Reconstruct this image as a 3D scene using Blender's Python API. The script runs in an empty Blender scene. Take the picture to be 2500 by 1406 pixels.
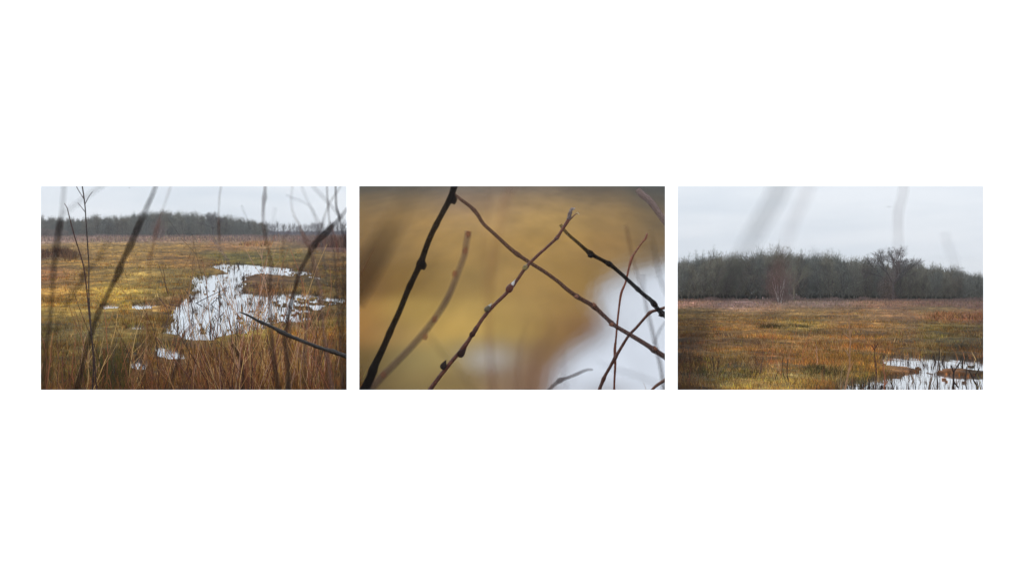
import bpy, math, random
import numpy as np
from mathutils import Vector
R = math.radians
C = bpy.context.scene.collection
SC = bpy.context.scene
random.seed(7); rng = np.random.default_rng(7)

# ------------------------------------------------------------------ camera
CH = 7.0                                   # eye height above the pale forecourt
F = 2500.0; CX = 1250.0; HY = 600.0        # focal length / image centre / eye level, in photograph pixels
cd = bpy.data.cameras.new('camera'); cam = bpy.data.objects.new('camera', cd); C.objects.link(cam)
cd.sensor_width = 36; cd.lens = 36; cd.shift_y = -(703.0 - HY) / 2500.0
cd.clip_start = 0.1; cd.clip_end = 4000
cam.location = (0, 0, CH); cam.rotation_euler = (R(90), 0, 0)
SC.camera = cam
# ------------------------------------------------------------------ sky and sun (overcast)
SUN_EL, SUN_AZ = 50, -35                   # behind the viewer, over the left shoulder
w = bpy.data.worlds.new('World'); SC.world = w; w.use_nodes = True
nt = w.node_tree; nt.nodes.clear(); N = nt.nodes.new; L = nt.links.new
sky = N('ShaderNodeTexSky'); sky.sky_type = 'NISHITA'; sky.sun_disc = False
sky.sun_elevation = R(SUN_EL); sky.sun_rotation = R(180 + SUN_AZ)
tc = N('ShaderNodeTexCoord'); sx = N('ShaderNodeSeparateXYZ'); L(tc.outputs['Generated'], sx.inputs[0])
mx = N('ShaderNodeMath'); mx.operation = 'MAXIMUM'; mx.inputs[1].default_value = 0; L(sx.outputs['Z'], mx.inputs[0])
mp = N('ShaderNodeMapping'); mp.inputs['Scale'].default_value = (1.6, 1.6, 9); L(tc.outputs['Generated'], mp.inputs[0])
nz = N('ShaderNodeTexNoise'); nz.inputs['Scale'].default_value = 2.6; nz.inputs['Detail'].default_value = 4; L(mp.outputs[0], nz.inputs[0])
rp = N('ShaderNodeValToRGB'); rp.color_ramp.elements[0].position = .3; rp.color_ramp.elements[0].color = (.63, .70, .785, 1)
rp.color_ramp.elements[1].position = .62; rp.color_ramp.elements[1].color = (.81, .85, .905, 1); L(nz.outputs['Fac'], rp.inputs[0])
gr = N('ShaderNodeMath'); gr.operation = 'MULTIPLY_ADD'; gr.inputs[1].default_value = 1.7; gr.inputs[2].default_value = 1.0; L(mx.outputs[0], gr.inputs[0])
vm = N('ShaderNodeVectorMath'); vm.operation = 'SCALE'; L(rp.outputs[0], vm.inputs[0]); L(gr.outputs[0], vm.inputs['Scale'])
b1 = N('ShaderNodeBackground'); b1.inputs['Strength'].default_value = 0.97; L(vm.outputs[0], b1.inputs['Color'])
b2 = N('ShaderNodeBackground'); b2.inputs['Strength'].default_value = 0.1; L(sky.outputs[0], b2.inputs['Color'])
ms = N('ShaderNodeMixShader'); ms.inputs[0].default_value = .06; L(b1.outputs[0], ms.inputs[1]); L(b2.outputs[0], ms.inputs[2])
wo = N('ShaderNodeOutputWorld'); L(ms.outputs[0], wo.inputs[0])
sl = bpy.data.lights.new('sun', 'SUN'); sl.energy = 1.4; sl.angle = R(14); sl.color = (1, .95, .88)
so = bpy.data.objects.new('sun', sl); C.objects.link(so)
sd = Vector((math.sin(R(SUN_AZ)) * math.cos(R(SUN_EL)), -math.cos(R(SUN_AZ)) * math.cos(R(SUN_EL)), math.sin(R(SUN_EL))))
so.rotation_euler = sd.to_track_quat('Z', 'Y').to_euler()
vs = SC.view_settings; vs.view_transform = 'Standard'; vs.look = 'None'; vs.exposure = 0; vs.gamma = 1
SC.render.engine = 'CYCLES'; SC.cycles.transparent_max_bounces = 96; SC.cycles.max_bounces = 6
LUM = 2.0                                  # light level on open ground: albedo = seen colour / LUM

# ------------------------------------------------------------------ helpers
def lin(c):
    c = np.asarray(c, float) / 255.0
    return np.where(c <= .04045, c / 12.92, ((c + .055) / 1.055) ** 2.4)
def P(px, py, z): return Vector(((px - CX) / F * z, z, CH + (HY - py) / F * z))
def tag(o, label=None, cat=None, group=None, kind=None):
    for k, v in (('label', label), ('category', cat), ('group', group), ('kind', kind)):
        if v: o[k] = v
    return o
def mesh(name, v, f, mat, parent=None, col=None, alpha=None, smooth=False):
    v = np.asarray(v, np.float32).reshape(-1, 3); me = bpy.data.meshes.new(name)
    if isinstance(f, np.ndarray):
        n, k = f.shape
        me.vertices.add(len(v)); me.vertices.foreach_set('co', v.ravel())
        me.loops.add(n * k); me.loops.foreach_set('vertex_index', f.astype(np.int32).ravel())
        me.polygons.add(n); me.polygons.foreach_set('loop_start', np.arange(0, n * k, k, dtype=np.int32))
        me.update(calc_edges=True)
    else:
        me.from_pydata([tuple(map(float, p)) for p in v], [], [tuple(map(int, q)) for q in f])
    if col is not None:
        a = me.color_attributes.new('col', 'FLOAT_COLOR', 'POINT')
        c4 = np.ones((len(v), 4), np.float32); c4[:, :3] = col; a.data.foreach_set('color', c4.ravel())
    if alpha is not None:
        a = me.attributes.new('cover', 'FLOAT', 'POINT'); a.data.foreach_set('value', np.asarray(alpha, np.float32))
    if smooth: me.polygons.foreach_set('use_smooth', np.ones(len(me.polygons), bool))
    me.materials.append(mat); me.validate()
    o = bpy.data.objects.new(name, me); C.objects.link(o)
    if parent: o.parent = parent; o.matrix_parent_inverse.identity()
    return o
def empty(name, loc=(0, 0, 0)):
    o = bpy.data.objects.new(name, None); C.objects.link(o); o.location = loc; return o

def hashv(ix, iy, seed):
    n = (ix.astype(np.int64) * 374761393 + iy.astype(np.int64) * 668265263 + seed * 974634777) & 0x7fffffff
    n = ((n ^ (n >> 13)) * 1274126177) & 0x7fffffff
    return ((n ^ (n >> 16)) & 0xffff) / 65535.0
def vnoise(x, y, seed=0):
    x0 = np.floor(x); y0 = np.floor(y); fx = x - x0; fy = y - y0
    fx = fx * fx * (3 - 2 * fx); fy = fy * fy * (3 - 2 * fy)
    a = hashv(x0, y0, seed); b = hashv(x0 + 1, y0, seed); c = hashv(x0, y0 + 1, seed); d = hashv(x0 + 1, y0 + 1, seed)
    return (a * (1 - fx) + b * fx) * (1 - fy) + (c * (1 - fx) + d * fx) * fy
def fbm(x, y, o=4, seed=0):
    s = 0; a = .5; t = 0
    for k in range(o): s = s + a * vnoise(x, y, seed + k * 17); t += a; a *= .55; x, y = (.8 * x - .6 * y) * 2.03, (.6 * x + .8 * y) * 2.03
    return s / t
def rough(x, z, seed):
    """mottling with as much contrast in small patches as in large ones"""
    s = 0
    for k, f in enumerate((.18, .45, 1.1, 2.6, 6.0)): s = s + vnoise(x * f * .8 - z * f * .6, x * f * .6 + z * f * .8, seed + k * 13) - .5
    return s

# ------------------------------------------------------------------ materials
def pmat(name, rgh=.8, spec=.3, attr='col', base=None, bump=None, wear=None):
    m = bpy.data.materials.new(name); m.use_nodes = True; t = m.node_tree; p = t.nodes['Principled BSDF']
    p.inputs['Roughness'].default_value = rgh; p.inputs['Specular IOR Level'].default_value = spec
    src = None
    if base is None:
        a = t.nodes.new('ShaderNodeVertexColor'); a.layer_name = attr; src = a.outputs[0]
    else: p.inputs['Base Color'].default_value = (*base, 1)
    if src is not None:
        if wear:
            n = t.nodes.new('ShaderNodeTexNoise'); n.inputs['Scale'].default_value = wear[0]; n.inputs['Detail'].default_value = 8; n.inputs['Roughness'].default_value = .72
            tcn = t.nodes.new('ShaderNodeTexCoord'); t.links.new(tcn.outputs['Object'], n.inputs[0])
            mr = t.nodes.new('ShaderNodeMapRange'); mr.inputs[1].default_value = .3; mr.inputs[2].default_value = .7
            mr.inputs[3].default_value = 1 - wear[1]; mr.inputs[4].default_value = 1 + wear[1]; t.links.new(n.outputs['Fac'], mr.inputs[0])
            v = t.nodes.new('ShaderNodeVectorMath'); v.operation = 'SCALE'; t.links.new(src, v.inputs[0]); t.links.new(mr.outputs[0], v.inputs['Scale']); src = v.outputs[0]
        t.links.new(src, p.inputs['Base Color'])
    if bump:
        n = t.nodes.new('ShaderNodeTexNoise'); n.inputs['Scale'].default_value = bump[0]; n.inputs['Detail'].default_value = 4
        tcn = t.nodes.new('ShaderNodeTexCoord'); t.links.new(tcn.outputs['Object'], n.inputs[0])
        bn = t.nodes.new('ShaderNodeBump'); bn.inputs['Strength'].default_value = bump[1]; bn.inputs['Distance'].default_value = bump[2]
        t.links.new(n.outputs['Fac'], bn.inputs['Height']); t.links.new(bn.outputs[0], p.inputs['Normal'])
    return m
M_ground = pmat('heath_ground', .9, .1, wear=(1.3, .62), bump=(3, .8, .25))
M_soft = pmat('smooth_heath', .95, .05)
M_blade = pmat('dry_blades', .8, .15)
M_bark = pmat('bark', .85, .15)
M_twig = pmat('glossy_twig_bark', .42, .28, wear=(14, .5), bump=(22, .9, .02))
M_wall = pmat('white_paint', .6, .3, base=(.9, .9, .9), bump=(6, .02, .01))
M_fore = pmat('pale_concrete', .8, .2, base=(.72, .72, .71), bump=(2, .2, .02))
def cover_mat():
    m = bpy.data.materials.new('soft_bark'); m.use_nodes = True; t = m.node_tree; p = t.nodes['Principled BSDF']
    p.inputs['Roughness'].default_value = .9; p.inputs['Specular IOR Level'].default_value = .1
    a = t.nodes.new('ShaderNodeVertexColor'); a.layer_name = 'col'; t.links.new(a.outputs[0], p.inputs['Base Color'])
    c = t.nodes.new('ShaderNodeAttribute'); c.attribute_name = 'cover'; t.links.new(c.outputs['Fac'], p.inputs['Alpha'])
    return m
M_cover = cover_mat()
def water_mat(name, soft=False, rip=(1.2, .02)):
    m = bpy.data.materials.new(name); m.use_nodes = True; t = m.node_tree; p = t.nodes['Principled BSDF']
    p.inputs['Base Color'].default_value = (.66, .685, .715, 1) if not soft else (.59, .60, .635, 1); p.inputs['Metallic'].default_value = .93
    p.inputs['Roughness'].default_value = .16 if soft else .05
    n = t.nodes.new('ShaderNodeTexNoise'); n.inputs['Scale'].default_value = rip[0]; n.inputs['Detail'].default_value = 3
    tcn = t.nodes.new('ShaderNodeTexCoord'); mpn = t.nodes.new('ShaderNodeMapping'); mpn.inputs['Scale'].default_value = (1, .3, 1)
    t.links.new(tcn.outputs['Object'], mpn.inputs[0]); t.links.new(mpn.outputs[0], n.inputs[0])
    bn = t.nodes.new('ShaderNodeBump'); bn.inputs['Strength'].default_value = 1; bn.inputs['Distance'].default_value = rip[1]
    t.links.new(n.outputs['Fac'], bn.inputs['Height']); t.links.new(bn.outputs[0], p.inputs['Normal'])
    if soft:
        c = t.nodes.new('ShaderNodeAttribute'); c.attribute_name = 'cover'; t.links.new(c.outputs['Fac'], p.inputs['Alpha'])
    return m
M_water = water_mat('marsh_water'); M_swater = water_mat('still_shallow_water', True, (.3, .01))

# ------------------------------------------------------------------ the white wall with three openings, and the forecourt
WZ = 20.0
holes = [(99.6, 846.4), (877.0, 1623.6), (1654.2, 2400.8)]; HT, HB = 454.6, 951.4
def build_wall():
    th = .08; v = []; f = []
    def sheet(y, grow, flip):
        s = WZ / F
        xs = [-14.0]
        for a, b in holes: xs += [(a - CX) * s - grow, (b - CX) * s + grow]
        xs.append(14.0)
        zs = [0, CH + (HY - HB) * s - grow, CH + (HY - HT) * s + grow, CH + 5.3]
        idx = {}
        for i, x in enumerate(xs):
            for j, z in enumerate(zs): idx[i, j] = len(v); v.append((x, y, z))
        for i in range(len(xs) - 1):
            for j in range(3):
                if j == 1 and i in (1, 3, 5): continue
                q = [idx[i, j], idx[i + 1, j], idx[i + 1, j + 1], idx[i, j + 1]]
                f.append(q[::-1] if flip else q)
        return idx
    A = sheet(WZ, 0, False); B = sheet(WZ + th, th, True)
    def strip(loop):
        for k in range(len(loop)):
            a, b = loop[k], loop[(k + 1) % len(loop)]; f.append([A[a], B[a], B[b], A[b]])
    for i in (1, 3, 5): strip([(i, 1), (i + 1, 1), (i + 1, 2), (i, 2)])
    out = [(i, 0) for i in range(8)] + [(7, j) for j in (1, 2, 3)] + [(i, 3) for i in range(6, -1, -1)] + [(0, 2), (0, 1)]
    strip(out[::-1])
    o = mesh('white_wall', v, f, M_wall)
    tag(o, 'plain white wall with three equal wide openings onto the marsh', 'wall')
build_wall()
o = mesh('forecourt', [(-60, -60, 0), (60, -60, 0), (60, 20, 0), (-60, 20, 0)], [(0, 1, 2, 3)], M_fore); tag(o, kind='structure')

# ------------------------------------------------------------------ terrain
class Bay:
    def __init__(s, h, slope): s.h = h; s.s = slope
    def base(s, z): return CH - s.h + s.s * z
    def depth(s, py):                       # distance at which the plane is seen at height py
        return s.h / (s.s - (HY - py) / F)
ZN = 28.0
def mkbay(vy): return Bay((951 - vy) / F * ZN, (HY - vy) / F)
BL, BR, BM = mkbay(556.0), mkbay(711.0), mkbay(338.0)
TL, TR = 500.0, 280.0                       # how far off the woods stand
ANL = [(110,585,170,140,125),(300,582,160,130,110),(450,585,165,130,95),(600,585,130,105,90),(800,595,105,70,60),
(150,605,150,115,55),(300,605,155,120,55),(450,605,145,110,50),(560,605,150,105,55),(620,598,178,135,88),(700,607,125,100,50),(820,600,105,66,52),
(120,621,100,72,50),(200,640,150,115,55),(330,640,155,120,60),(450,640,145,105,50),(560,625,105,95,40),(680,630,110,95,40),(800,640,120,90,45),
(130,680,150,105,65),(220,680,135,105,50),(330,680,160,130,65),(420,680,140,115,60),(750,665,115,85,40),(820,690,105,85,40),(650,695,112,82,55),
(150,720,165,125,60),(270,720,165,135,60),(380,720,150,125,60),(430,740,120,85,60),(780,700,105,85,45),
(150,770,150,120,55),(250,770,140,115,55),(350,770,135,105,50),(750,770,110,85,50),(820,770,100,80,40),
(130,830,100,85,50),(220,830,110,95,55),(320,820,120,100,50),(400,830,120,95,45),(470,850,105,80,45),(600,840,130,110,45),(700,860,160,120,50),(820,850,130,95,45),
(130,890,125,105,45),(220,890,120,100,45),(330,900,120,90,50),(450,890,120,85,50),(560,900,140,105,50),(680,900,165,120,55),(800,900,110,75,40),
(130,940,95,75,40),(250,940,105,80,40),(400,940,115,80,45),(550,940,130,85,50),(700,940,150,110,50),(820,940,85,60,35)]
ANR = [(1680,742,165,120,100),(1800,745,140,110,105),(1850,757,170,130,100),(2000,742,130,105,95),(2150,745,160,115,85),(2300,742,115,75,65),(2390,745,110,75,65),
(1700,765,140,110,60),(1850,770,150,115,60),(1950,765,150,115,60),(2080,765,140,105,60),(2200,770,150,110,70),(2290,760,125,100,55),(2340,778,165,105,65),(2385,778,95,60,45),
(1700,800,135,100,50),(1850,805,150,110,55),(1950,800,140,115,55),(2080,800,150,110,60),(2200,800,140,105,60),(2300,800,115,100,40),(2380,810,95,75,40),
(1690,850,100,75,50),(1780,840,130,95,55),(1900,840,150,110,60),(2000,850,145,106,58),(2100,850,135,95,52),(2200,840,125,95,50),(2300,840,85,75,40),(2390,860,80,60,35),
(1680,900,80,60,40),(1780,895,130,100,50),(1900,890,125,85,50),(2000,890,130,92,50),(2090,890,115,85,45),(2200,905,125,85,55),
(1680,940,80,60,40),(1780,920,90,85,50),(1850,940,165,135,75),(1950,930,150,125,70),(2020,915,95,90,50),(2100,905,110,95,45),(2030,945,90,60,40),(2150,900,115,85,45)]
ANM = [(880,455,62,60,56),(1000,455,72,68,64),(1150,455,100,92,88),(1300,455,98,88,84),(1450,455,72,67,64),(1620,455,55,57,58),
(880,492,112,92,65),(1000,492,125,103,75),(1150,492,140,115,95),(1300,492,150,122,85),(1450,492,128,105,75),(1620,492,84,76,68),
(890,535,135,105,62),(1000,535,155,122,72),(1180,535,168,135,88),(1350,535,168,135,80),(1500,535,145,115,70),(1620,535,105,88,66),
(880,610,105,78,46),(960,600,150,118,68),(1150,600,156,124,72),(1350,600,162,128,72),(1500,610,150,116,68),(1620,610,112,92,66),
(885,690,110,78,38),(1000,680,128,98,45),(1110,690,148,120,70),(1280,680,158,126,74),(1430,670,146,114,62),(1560,650,128,108,80),
(885,760,145,105,52),(1000,760,170,140,76),(1150,770,172,142,82),(1290,770,160,130,78),(1410,750,146,114,66),
(885,810,155,110,58),(980,815,160,132,82),(1110,800,190,156,86),(1250,810,166,138,80),(1370,800,140,106,60),(1440,800,128,92,66),
(890,870,105,82,42),(1000,875,140,124,84),(1120,865,158,136,84),(1200,860,150,132,104),(1330,860,128,98,70),
(890,930,86,68,38),(1000,930,138,118,78),(1110,930,134,112,72),(1240,920,138,114,96),(1330,920,132,98,78),(1500,940,130,110,100)]
def rbf(an, sig):
    A = np.array(an, float); xy = A[:, :2]; c = lin(A[:, 2:5])
    def f(px, py):
        px = np.asarray(px, float).ravel(); py = np.asarray(py, float).ravel()
        out = np.zeros((len(px), 3)); ws = np.zeros(len(px))
        for (x, y), cc in zip(xy, c):
            sy = sig[1](y)
            w_ = np.exp(-((px - x) / sig[0]) ** 2 - ((py - y) / sy) ** 2) + 1e-9 / (1 + ((px - x) / sig[0]) ** 2 + ((py - y) / sy) ** 2)
            out += w_[:, None] * cc; ws += w_
        return out / ws[:, None]
    return f
colL = rbf(ANL, (62, lambda y: 8 + (y - 575) * .08)); colR = rbf(ANR, (62, lambda y: 7 + (y - 735) * .11)); colM = rbf(ANM, (76, lambda y: 28 if y < 520 else 34))

def inpoly(px, py, poly):
    ins = np.zeros(px.shape, bool); n = len(poly)
    for i in range(n):
        x1, y1 = poly[i]; x2, y2 = poly[(i + 1) % n]
        if y1 == y2: continue
        c = ((y1 > py) != (y2 > py)) & (px < (x2 - x1) * (py - y1) / (y2 - y1) + x1); ins ^= c
    return ins
WL = [[(505,649),(545,642),(640,647),(712,654),(772,668),(716,676),(640,668),(600,676),(602,700),(592,713),(650,717),(740,714),(792,721),(846,726),(850,740),(790,750),(756,766),(716,778),(655,792),(655,800),(600,812),(560,822),(520,836),(472,835),(440,830),(424,815),(398,800),(383,795),(402,785),(428,780),(408,765),(420,745),(442,738),(452,714),(470,700),(462,681),(478,671),(520,669),(552,664),(530,657)],
 [(578,633),(600,631),(622,633),(600,635)],[(238,748),(262,738),(300,741),(292,754),(258,757)],[(308,749),(328,738),(386,735),(396,748),(340,757)],
 [(298,801),(330,790),(360,795),(350,808),(310,808)],[(290,861),(335,856),(338,866),(296,868)],[(308,880),(345,872),(372,886),(362,912),(326,904)],
 [(370,850),(400,840),(436,850),(462,868),(436,884),(392,872)],[(750,672),(790,676),(788,684),(745,680)],[(108,808),(120,806),(118,812)],[(735,795),(760,788),(778,800),(745,808)],[(655,770),(690,778),(740,772),(800,768),(790,780),(740,786),(690,790)],[(800,700),(830,696),(848,702),(820,707)],[(140,870),(165,864),(180,872),(160,880)],[(388,812),(410,806),(430,816),(405,822)]]
WR = [[(2138,874),(2165,867),(2245,866),(2300,868),(2348,871),(2430,880),(2430,911),(2330,903),(2300,906),(2250,908),(2240,902),(2200,896),(2160,893),(2152,884)],
 [(2036,936),(2062,926),(2110,922),(2160,918),(2215,908),(2250,903),(2290,908),(2370,916),(2430,916),(2430,975),(2030,975),(2056,950)],
 [(2298,849),(2340,846),(2378,850),(2340,853)],[(2250,857),(2275,854),(2280,859),(2258,861)]]
def watermask(px, py, polys, bay):
    """how firmly a spot lies inside a pool, with a ragged shoreline"""
    z = bay.depth(py); x = (px - CX) / F * z
    wob = (fbm(x * .9, z * .8, 4, 5) - .5); wob2 = (fbm(x * 3, z * 2.2, 3, 9) - .5)
    qx = px + wob * (40 if bay is BL else 22) + wob2 * 14; qy = py + wob * (7 if bay is BL else 5) + wob2 * 5
    m = np.zeros(px.shape, bool)
    for p in polys: m |= inpoly(qx, qy, p)
    hum = fbm(x * 2.1 + z * .7, z * 1.7, 5, 31)
    return m & (hum < (.77 - .13 * np.clip((px - 610) / 120, 0, 1) if bay is BL else .79))
def ground(name, bay, x0, x1, zs, colf, polys, wname, seed):
    m0, m1 = (60, 880) if x0 < 1000 else (1630, 2450); px = np.concatenate([np.linspace(x0, m0, 60)[:-1], np.linspace(m0, m1, 640), np.linspace(m1, x1, 40)[1:]]); PX, Z = np.meshgrid(px, zs)
    X = (PX - CX) / F * Z; PY = HY - (bay.base(Z) - CH) / Z * F
    H = (fbm(X * .35, Z * .22, 4, seed) - .5) * .28 + (fbm(X * 1.6, Z * 1.1, 3, seed + 3) - .5) * .16 + .03
    wm = watermask(PX, PY, polys, bay); k = wm.astype(float)
    H = H + .07; near = np.zeros(PX.shape)     # banks lie flat beside the water
    for q, e in ((-22, 0), (22, 0), (0, -5), (0, 5), (-10, -3), (10, 3)): near += watermask(PX + q, PY + e, polys, bay)
    H = H * (1 - near / 6) + .0 * near; H = np.where(wm, -.16, H)
    base = colf(PX, PY).reshape(PX.shape + (3,)) / LUM
    n1 = fbm(X * .25, Z * .12, 4, seed + 7); n2 = fbm(X * 1.4, Z * .6, 3, seed + 9)
    c = base * np.exp(.85 * rough(X, Z, 77))[..., None] * (1 + (n1 - .5)[..., None] * np.array([1.0, .9, .7])) * (.62 + .6 * n2)[..., None]
    c = np.where(wm[..., None], np.array([.03, .025, .02]), c)
    ys, xs_ = PX.shape; i = np.arange((ys - 1) * xs_).reshape(ys - 1, xs_)[:, :-1].ravel()
    f = np.stack([i, i + 1, i + xs_ + 1, i + xs_], 1)
    H = H - 7 * (np.clip((PX - 872) / 40, 0, 1) * np.clip((1628 - PX) / 40, 0, 1))   # stays below the middle bay's own rise
    v = np.stack([X, Z, bay.base(Z) + H], -1).reshape(-1, 3)
    o = mesh(name, v, f, M_ground, col=np.clip(c, .004, 1).reshape(-1, 3), smooth=True); tag(o, kind='structure')
    # the water surface: one flat sheet just above the bed, only where pools lie
    xs2 = [p[0] for q in polys for p in q]; ys2 = [p[1] for q in polys for p in q]
    z1, z0 = bay.depth(min(ys2) - 2), bay.depth(min(max(ys2) + 4, 990))
    a, b = min(xs2) - 12, max(xs2) + 12
    q = [((a - CX) / F * z0, z0), ((b - CX) / F * z0, z0), ((b - CX) / F * z1, z1), ((a - CX) / F * z1, z1)]
    o = mesh(wname, [(x, y, bay.base(y) - .05) for x, y in q], [(0, 1, 2, 3)], M_water); tag(o, kind='structure')
def zrow(bay, zend, n, ynear=1010, nexp=1.0):
    y0 = HY - (bay.base(zend) - CH) / zend * F
    ys = np.linspace(ynear, y0, n); return bay.depth(ys)
ground('marsh_ground', BL, -700, 1250, np.concatenate([np.array([20.3]), zrow(BL, 900, 520, 1040)]), colL, WL, 'marsh_water', 11)
ground('heath_ground', BR, 1250, 3200, np.concatenate([np.array([20.3]), zrow(BR, 600, 420, 1040)]), colR, WR, 'pool_water', 41)

# middle bay: rising, smooth heath with a shallow pool
def middle():
    zs = BM.depth(np.linspace(1020, 449, 240)); px = np.linspace(862, 1639, 300); PX, Z = np.meshgrid(px, zs)
    X = (PX - CX) / F * Z; PY = HY - (BM.base(Z) - CH) / Z * F
    c = colM(PX, PY).reshape(PX.shape + (3,)) / LUM * np.array([1.13, 1.08, .88]) * (1 + .42 * (fbm(X * .7, Z * .12, 3, 21) - .5))[..., None]
    H = (fbm(X * .12, Z * .08, 2, 3) - .5) * .25
    ys, xs_ = PX.shape; v = np.stack([X, Z, BM.base(Z) + H], -1).reshape(-1, 3); c = c.reshape(-1, 3)
    i = np.arange((ys - 1) * xs_).reshape(ys - 1, xs_)[:, :-1].ravel()
    f = np.stack([i, i + 1, i + xs_ + 1, i + xs_], 1)
    # banks down both sides and at the back so the rise is solid
    edge = list(range(0, ys * xs_, xs_)) + list(range((ys - 1) * xs_, ys * xs_)) + list(range(ys * xs_ - 1, 0, -xs_))
    low = v[edge].copy(); low[:, 2] -= 2 + low[:, 1] * .13; n0 = len(v)
    ff = [(edge[k], edge[k + 1], n0 + k + 1, n0 + k) for k in range(len(edge) - 1)]
    v = np.concatenate([v, low]); c = np.concatenate([c, c[edge]]); f = np.concatenate([f, np.array(ff)])
    o = mesh('rising_heath_ground', v, f, M_soft, col=np.clip(c, .004, 1), smooth=True); tag(o, kind='structure')
    # pool
    zs = BM.depth(np.linspace(985, 600, 130)); px = np.linspace(1040, 1636, 200); PX, Z = np.meshgrid(px, zs)
    X = (PX - CX) / F * Z; PY = HY - (BM.base(Z) - CH) / Z * F
    H = (fbm(X * .12, Z * .08, 2, 3) - .5) * .25
    poly = [(1700,625),(1620,655),(1545,678),(1498,690),(1470,712),(1466,745),(1482,780),(1490,806),(1462,838),(1420,856),(1386,884),(1358,915),(1360,940),(1345,1000),(1700,1000)]
    m = np.zeros(PX.shape)
    K = 90; r = np.random.default_rng(3)
    for k in range(K):
        dx, dy = r.normal(0, 24), r.normal(0, 22); m += inpoly(PX + dx, PY + dy, poly)
    m = m / K
    m2 = (np.exp(-((PX - 1190) / 60) ** 2 - ((PY - 878) / 30) ** 2) * .26)
    brown = np.exp(-((PX - 1480) / 60) ** 2 - ((PY - 960) / 30) ** 2) * .35
    m = np.clip(np.maximum(m * (.92 - brown), m2), 0, 1)
    m = m * (.86 + .14 * fbm(PX / 60, PY / 60, 2, 8))
    ys, xs_ = PX.shape; i = np.arange((ys - 1) * xs_).reshape(ys - 1, xs_)[:, :-1].ravel()
    f = np.stack([i, i + 1, i + xs_ + 1, i + xs_], 1)
    o = mesh('still_water', np.stack([X, Z, BM.base(Z) + H + .03], -1), f, M_swater, alpha=m.ravel(), smooth=True); tag(o, kind='structure')
middle()

# ------------------------------------------------------------------ grass and stems too many to count
def blades(name, bay, x0, x1, y0, y1, n, colf, polys, hgt, wid, seed, label, cat='grass', gain=1.0, tint=None, inwater=False, lean=.35, ypow=1.0, jit=.5, clump=False):
    r = np.random.default_rng(seed)
    px = r.uniform(x0, x1, n); py = y0 + (y1 - y0) * r.uniform(0, 1, n) ** ypow
    if clump:                              # ragged oval patch with loose edges
        k = 7; cx = r.uniform(x0, x1, k); cy = r.uniform(y0, y1, k); i = r.integers(0, k, n)
        px = cx[i] + r.normal(0, (x1 - x0) * .13, n); py = cy[i] + r.normal(0, (y1 - y0) * .2, n)
    z = bay.depth(py); x = (px - CX) / F * z
    if polys is not None:
        wm = watermask(px, py, polys, bay); keep = wm if inwater else ~wm
        cl = fbm(x * .8, z * .5, 3, seed + 2)
        keep &= (cl > (.56 if inwater else .30)) | (r.uniform(0, 1, n) < .08 if inwater else r.uniform(0, 1, n) < .25)
        px, py, z, x = px[keep], py[keep], z[keep], x[keep]
    n = len(px); hs = fbm(x * .5, z * .3, 3, seed + 4)
    h = hgt * (.35 + 1.3 * hs) * r.uniform(.5, 1.3, n)
    if polys is not None and not inwater:   # short sward along the near shores
        for q in (5, 10, 16, 24): h = np.where(watermask(px, py - q, polys, bay), h * .55, h)
    w_ = wid * (.5 + z / 60) * r.uniform(.6, 1.3, n)
    az = r.uniform(0, 2 * np.pi, n); l = r.normal(0, lean, n) * h; l2 = r.normal(0, lean, n) * h
    dx, dy = np.cos(az) * w_ / 2, np.sin(az) * w_ / 2 * .6
    b = bay.base(z) - .06
    V = np.empty((n, 3, 3)); V[:, 0] = np.stack([x - dx, z - dy, b], 1); V[:, 1] = np.stack([x + dx, z + dy, b], 1); V[:, 2] = np.stack([x + l, z + l2, b + h + .06], 1)
    c = colf(px, py) / LUM * gain
    if tint is not None: c = c * (1 - tint[1]) + lin(tint[0]) / LUM * tint[1]
    kind = r.uniform(0, 1, n)[:, None]; g = (1 + r.normal(0, jit, n))[:, None].clip(.25, 2.1)
    c = c * g * np.where(kind < .2, [[.95, 1.12, .7]], np.where(kind > .8, [[1.12, .88, .85]], [[1, 1, 1]]))
    if not clump and not inwater and hgt < .3:
        c = c * np.exp(.85 * rough(x, z, 77) + r.normal(0, .22, n))[:, None]; hue = (fbm(x * .7, z * .5, 4, 91) - .5)[:, None] * 2
        c = c * np.exp(hue * np.array([[-.22, .22, -.2]])) * np.array([[1.30, 1.05, .68]]) * (1 + .7 * np.clip((py - 820) / 80, 0, 1))[:, None]  # nearest blades painted lighter to make up for the wall's shade
    c = np.repeat(np.clip(c, .004, .9), 3, axis=0)
    o = mesh(name, V.reshape(-1, 3), np.arange(n * 3).reshape(-1, 3), M_blade, col=c); tag(o, label, cat, kind='stuff'); return o
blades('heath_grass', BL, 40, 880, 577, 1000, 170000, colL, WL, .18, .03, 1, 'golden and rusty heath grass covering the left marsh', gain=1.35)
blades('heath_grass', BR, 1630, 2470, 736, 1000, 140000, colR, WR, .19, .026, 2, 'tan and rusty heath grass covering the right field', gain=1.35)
blades('water_sedge', BL, 380, 850, 632, 838, 2600, colL, WL, .24, .022, 3, 'dark thin sedge blades standing in the left pool', 'sedge', .5, inwater=True, lean=.22)
blades('water_sedge', BR, 2030, 2430, 845, 960, 2600, colR, WR, .2, .024, 4, 'dark thin sedge blades standing in the right pool', 'sedge', .4, inwater=True, lean=.2)
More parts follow.
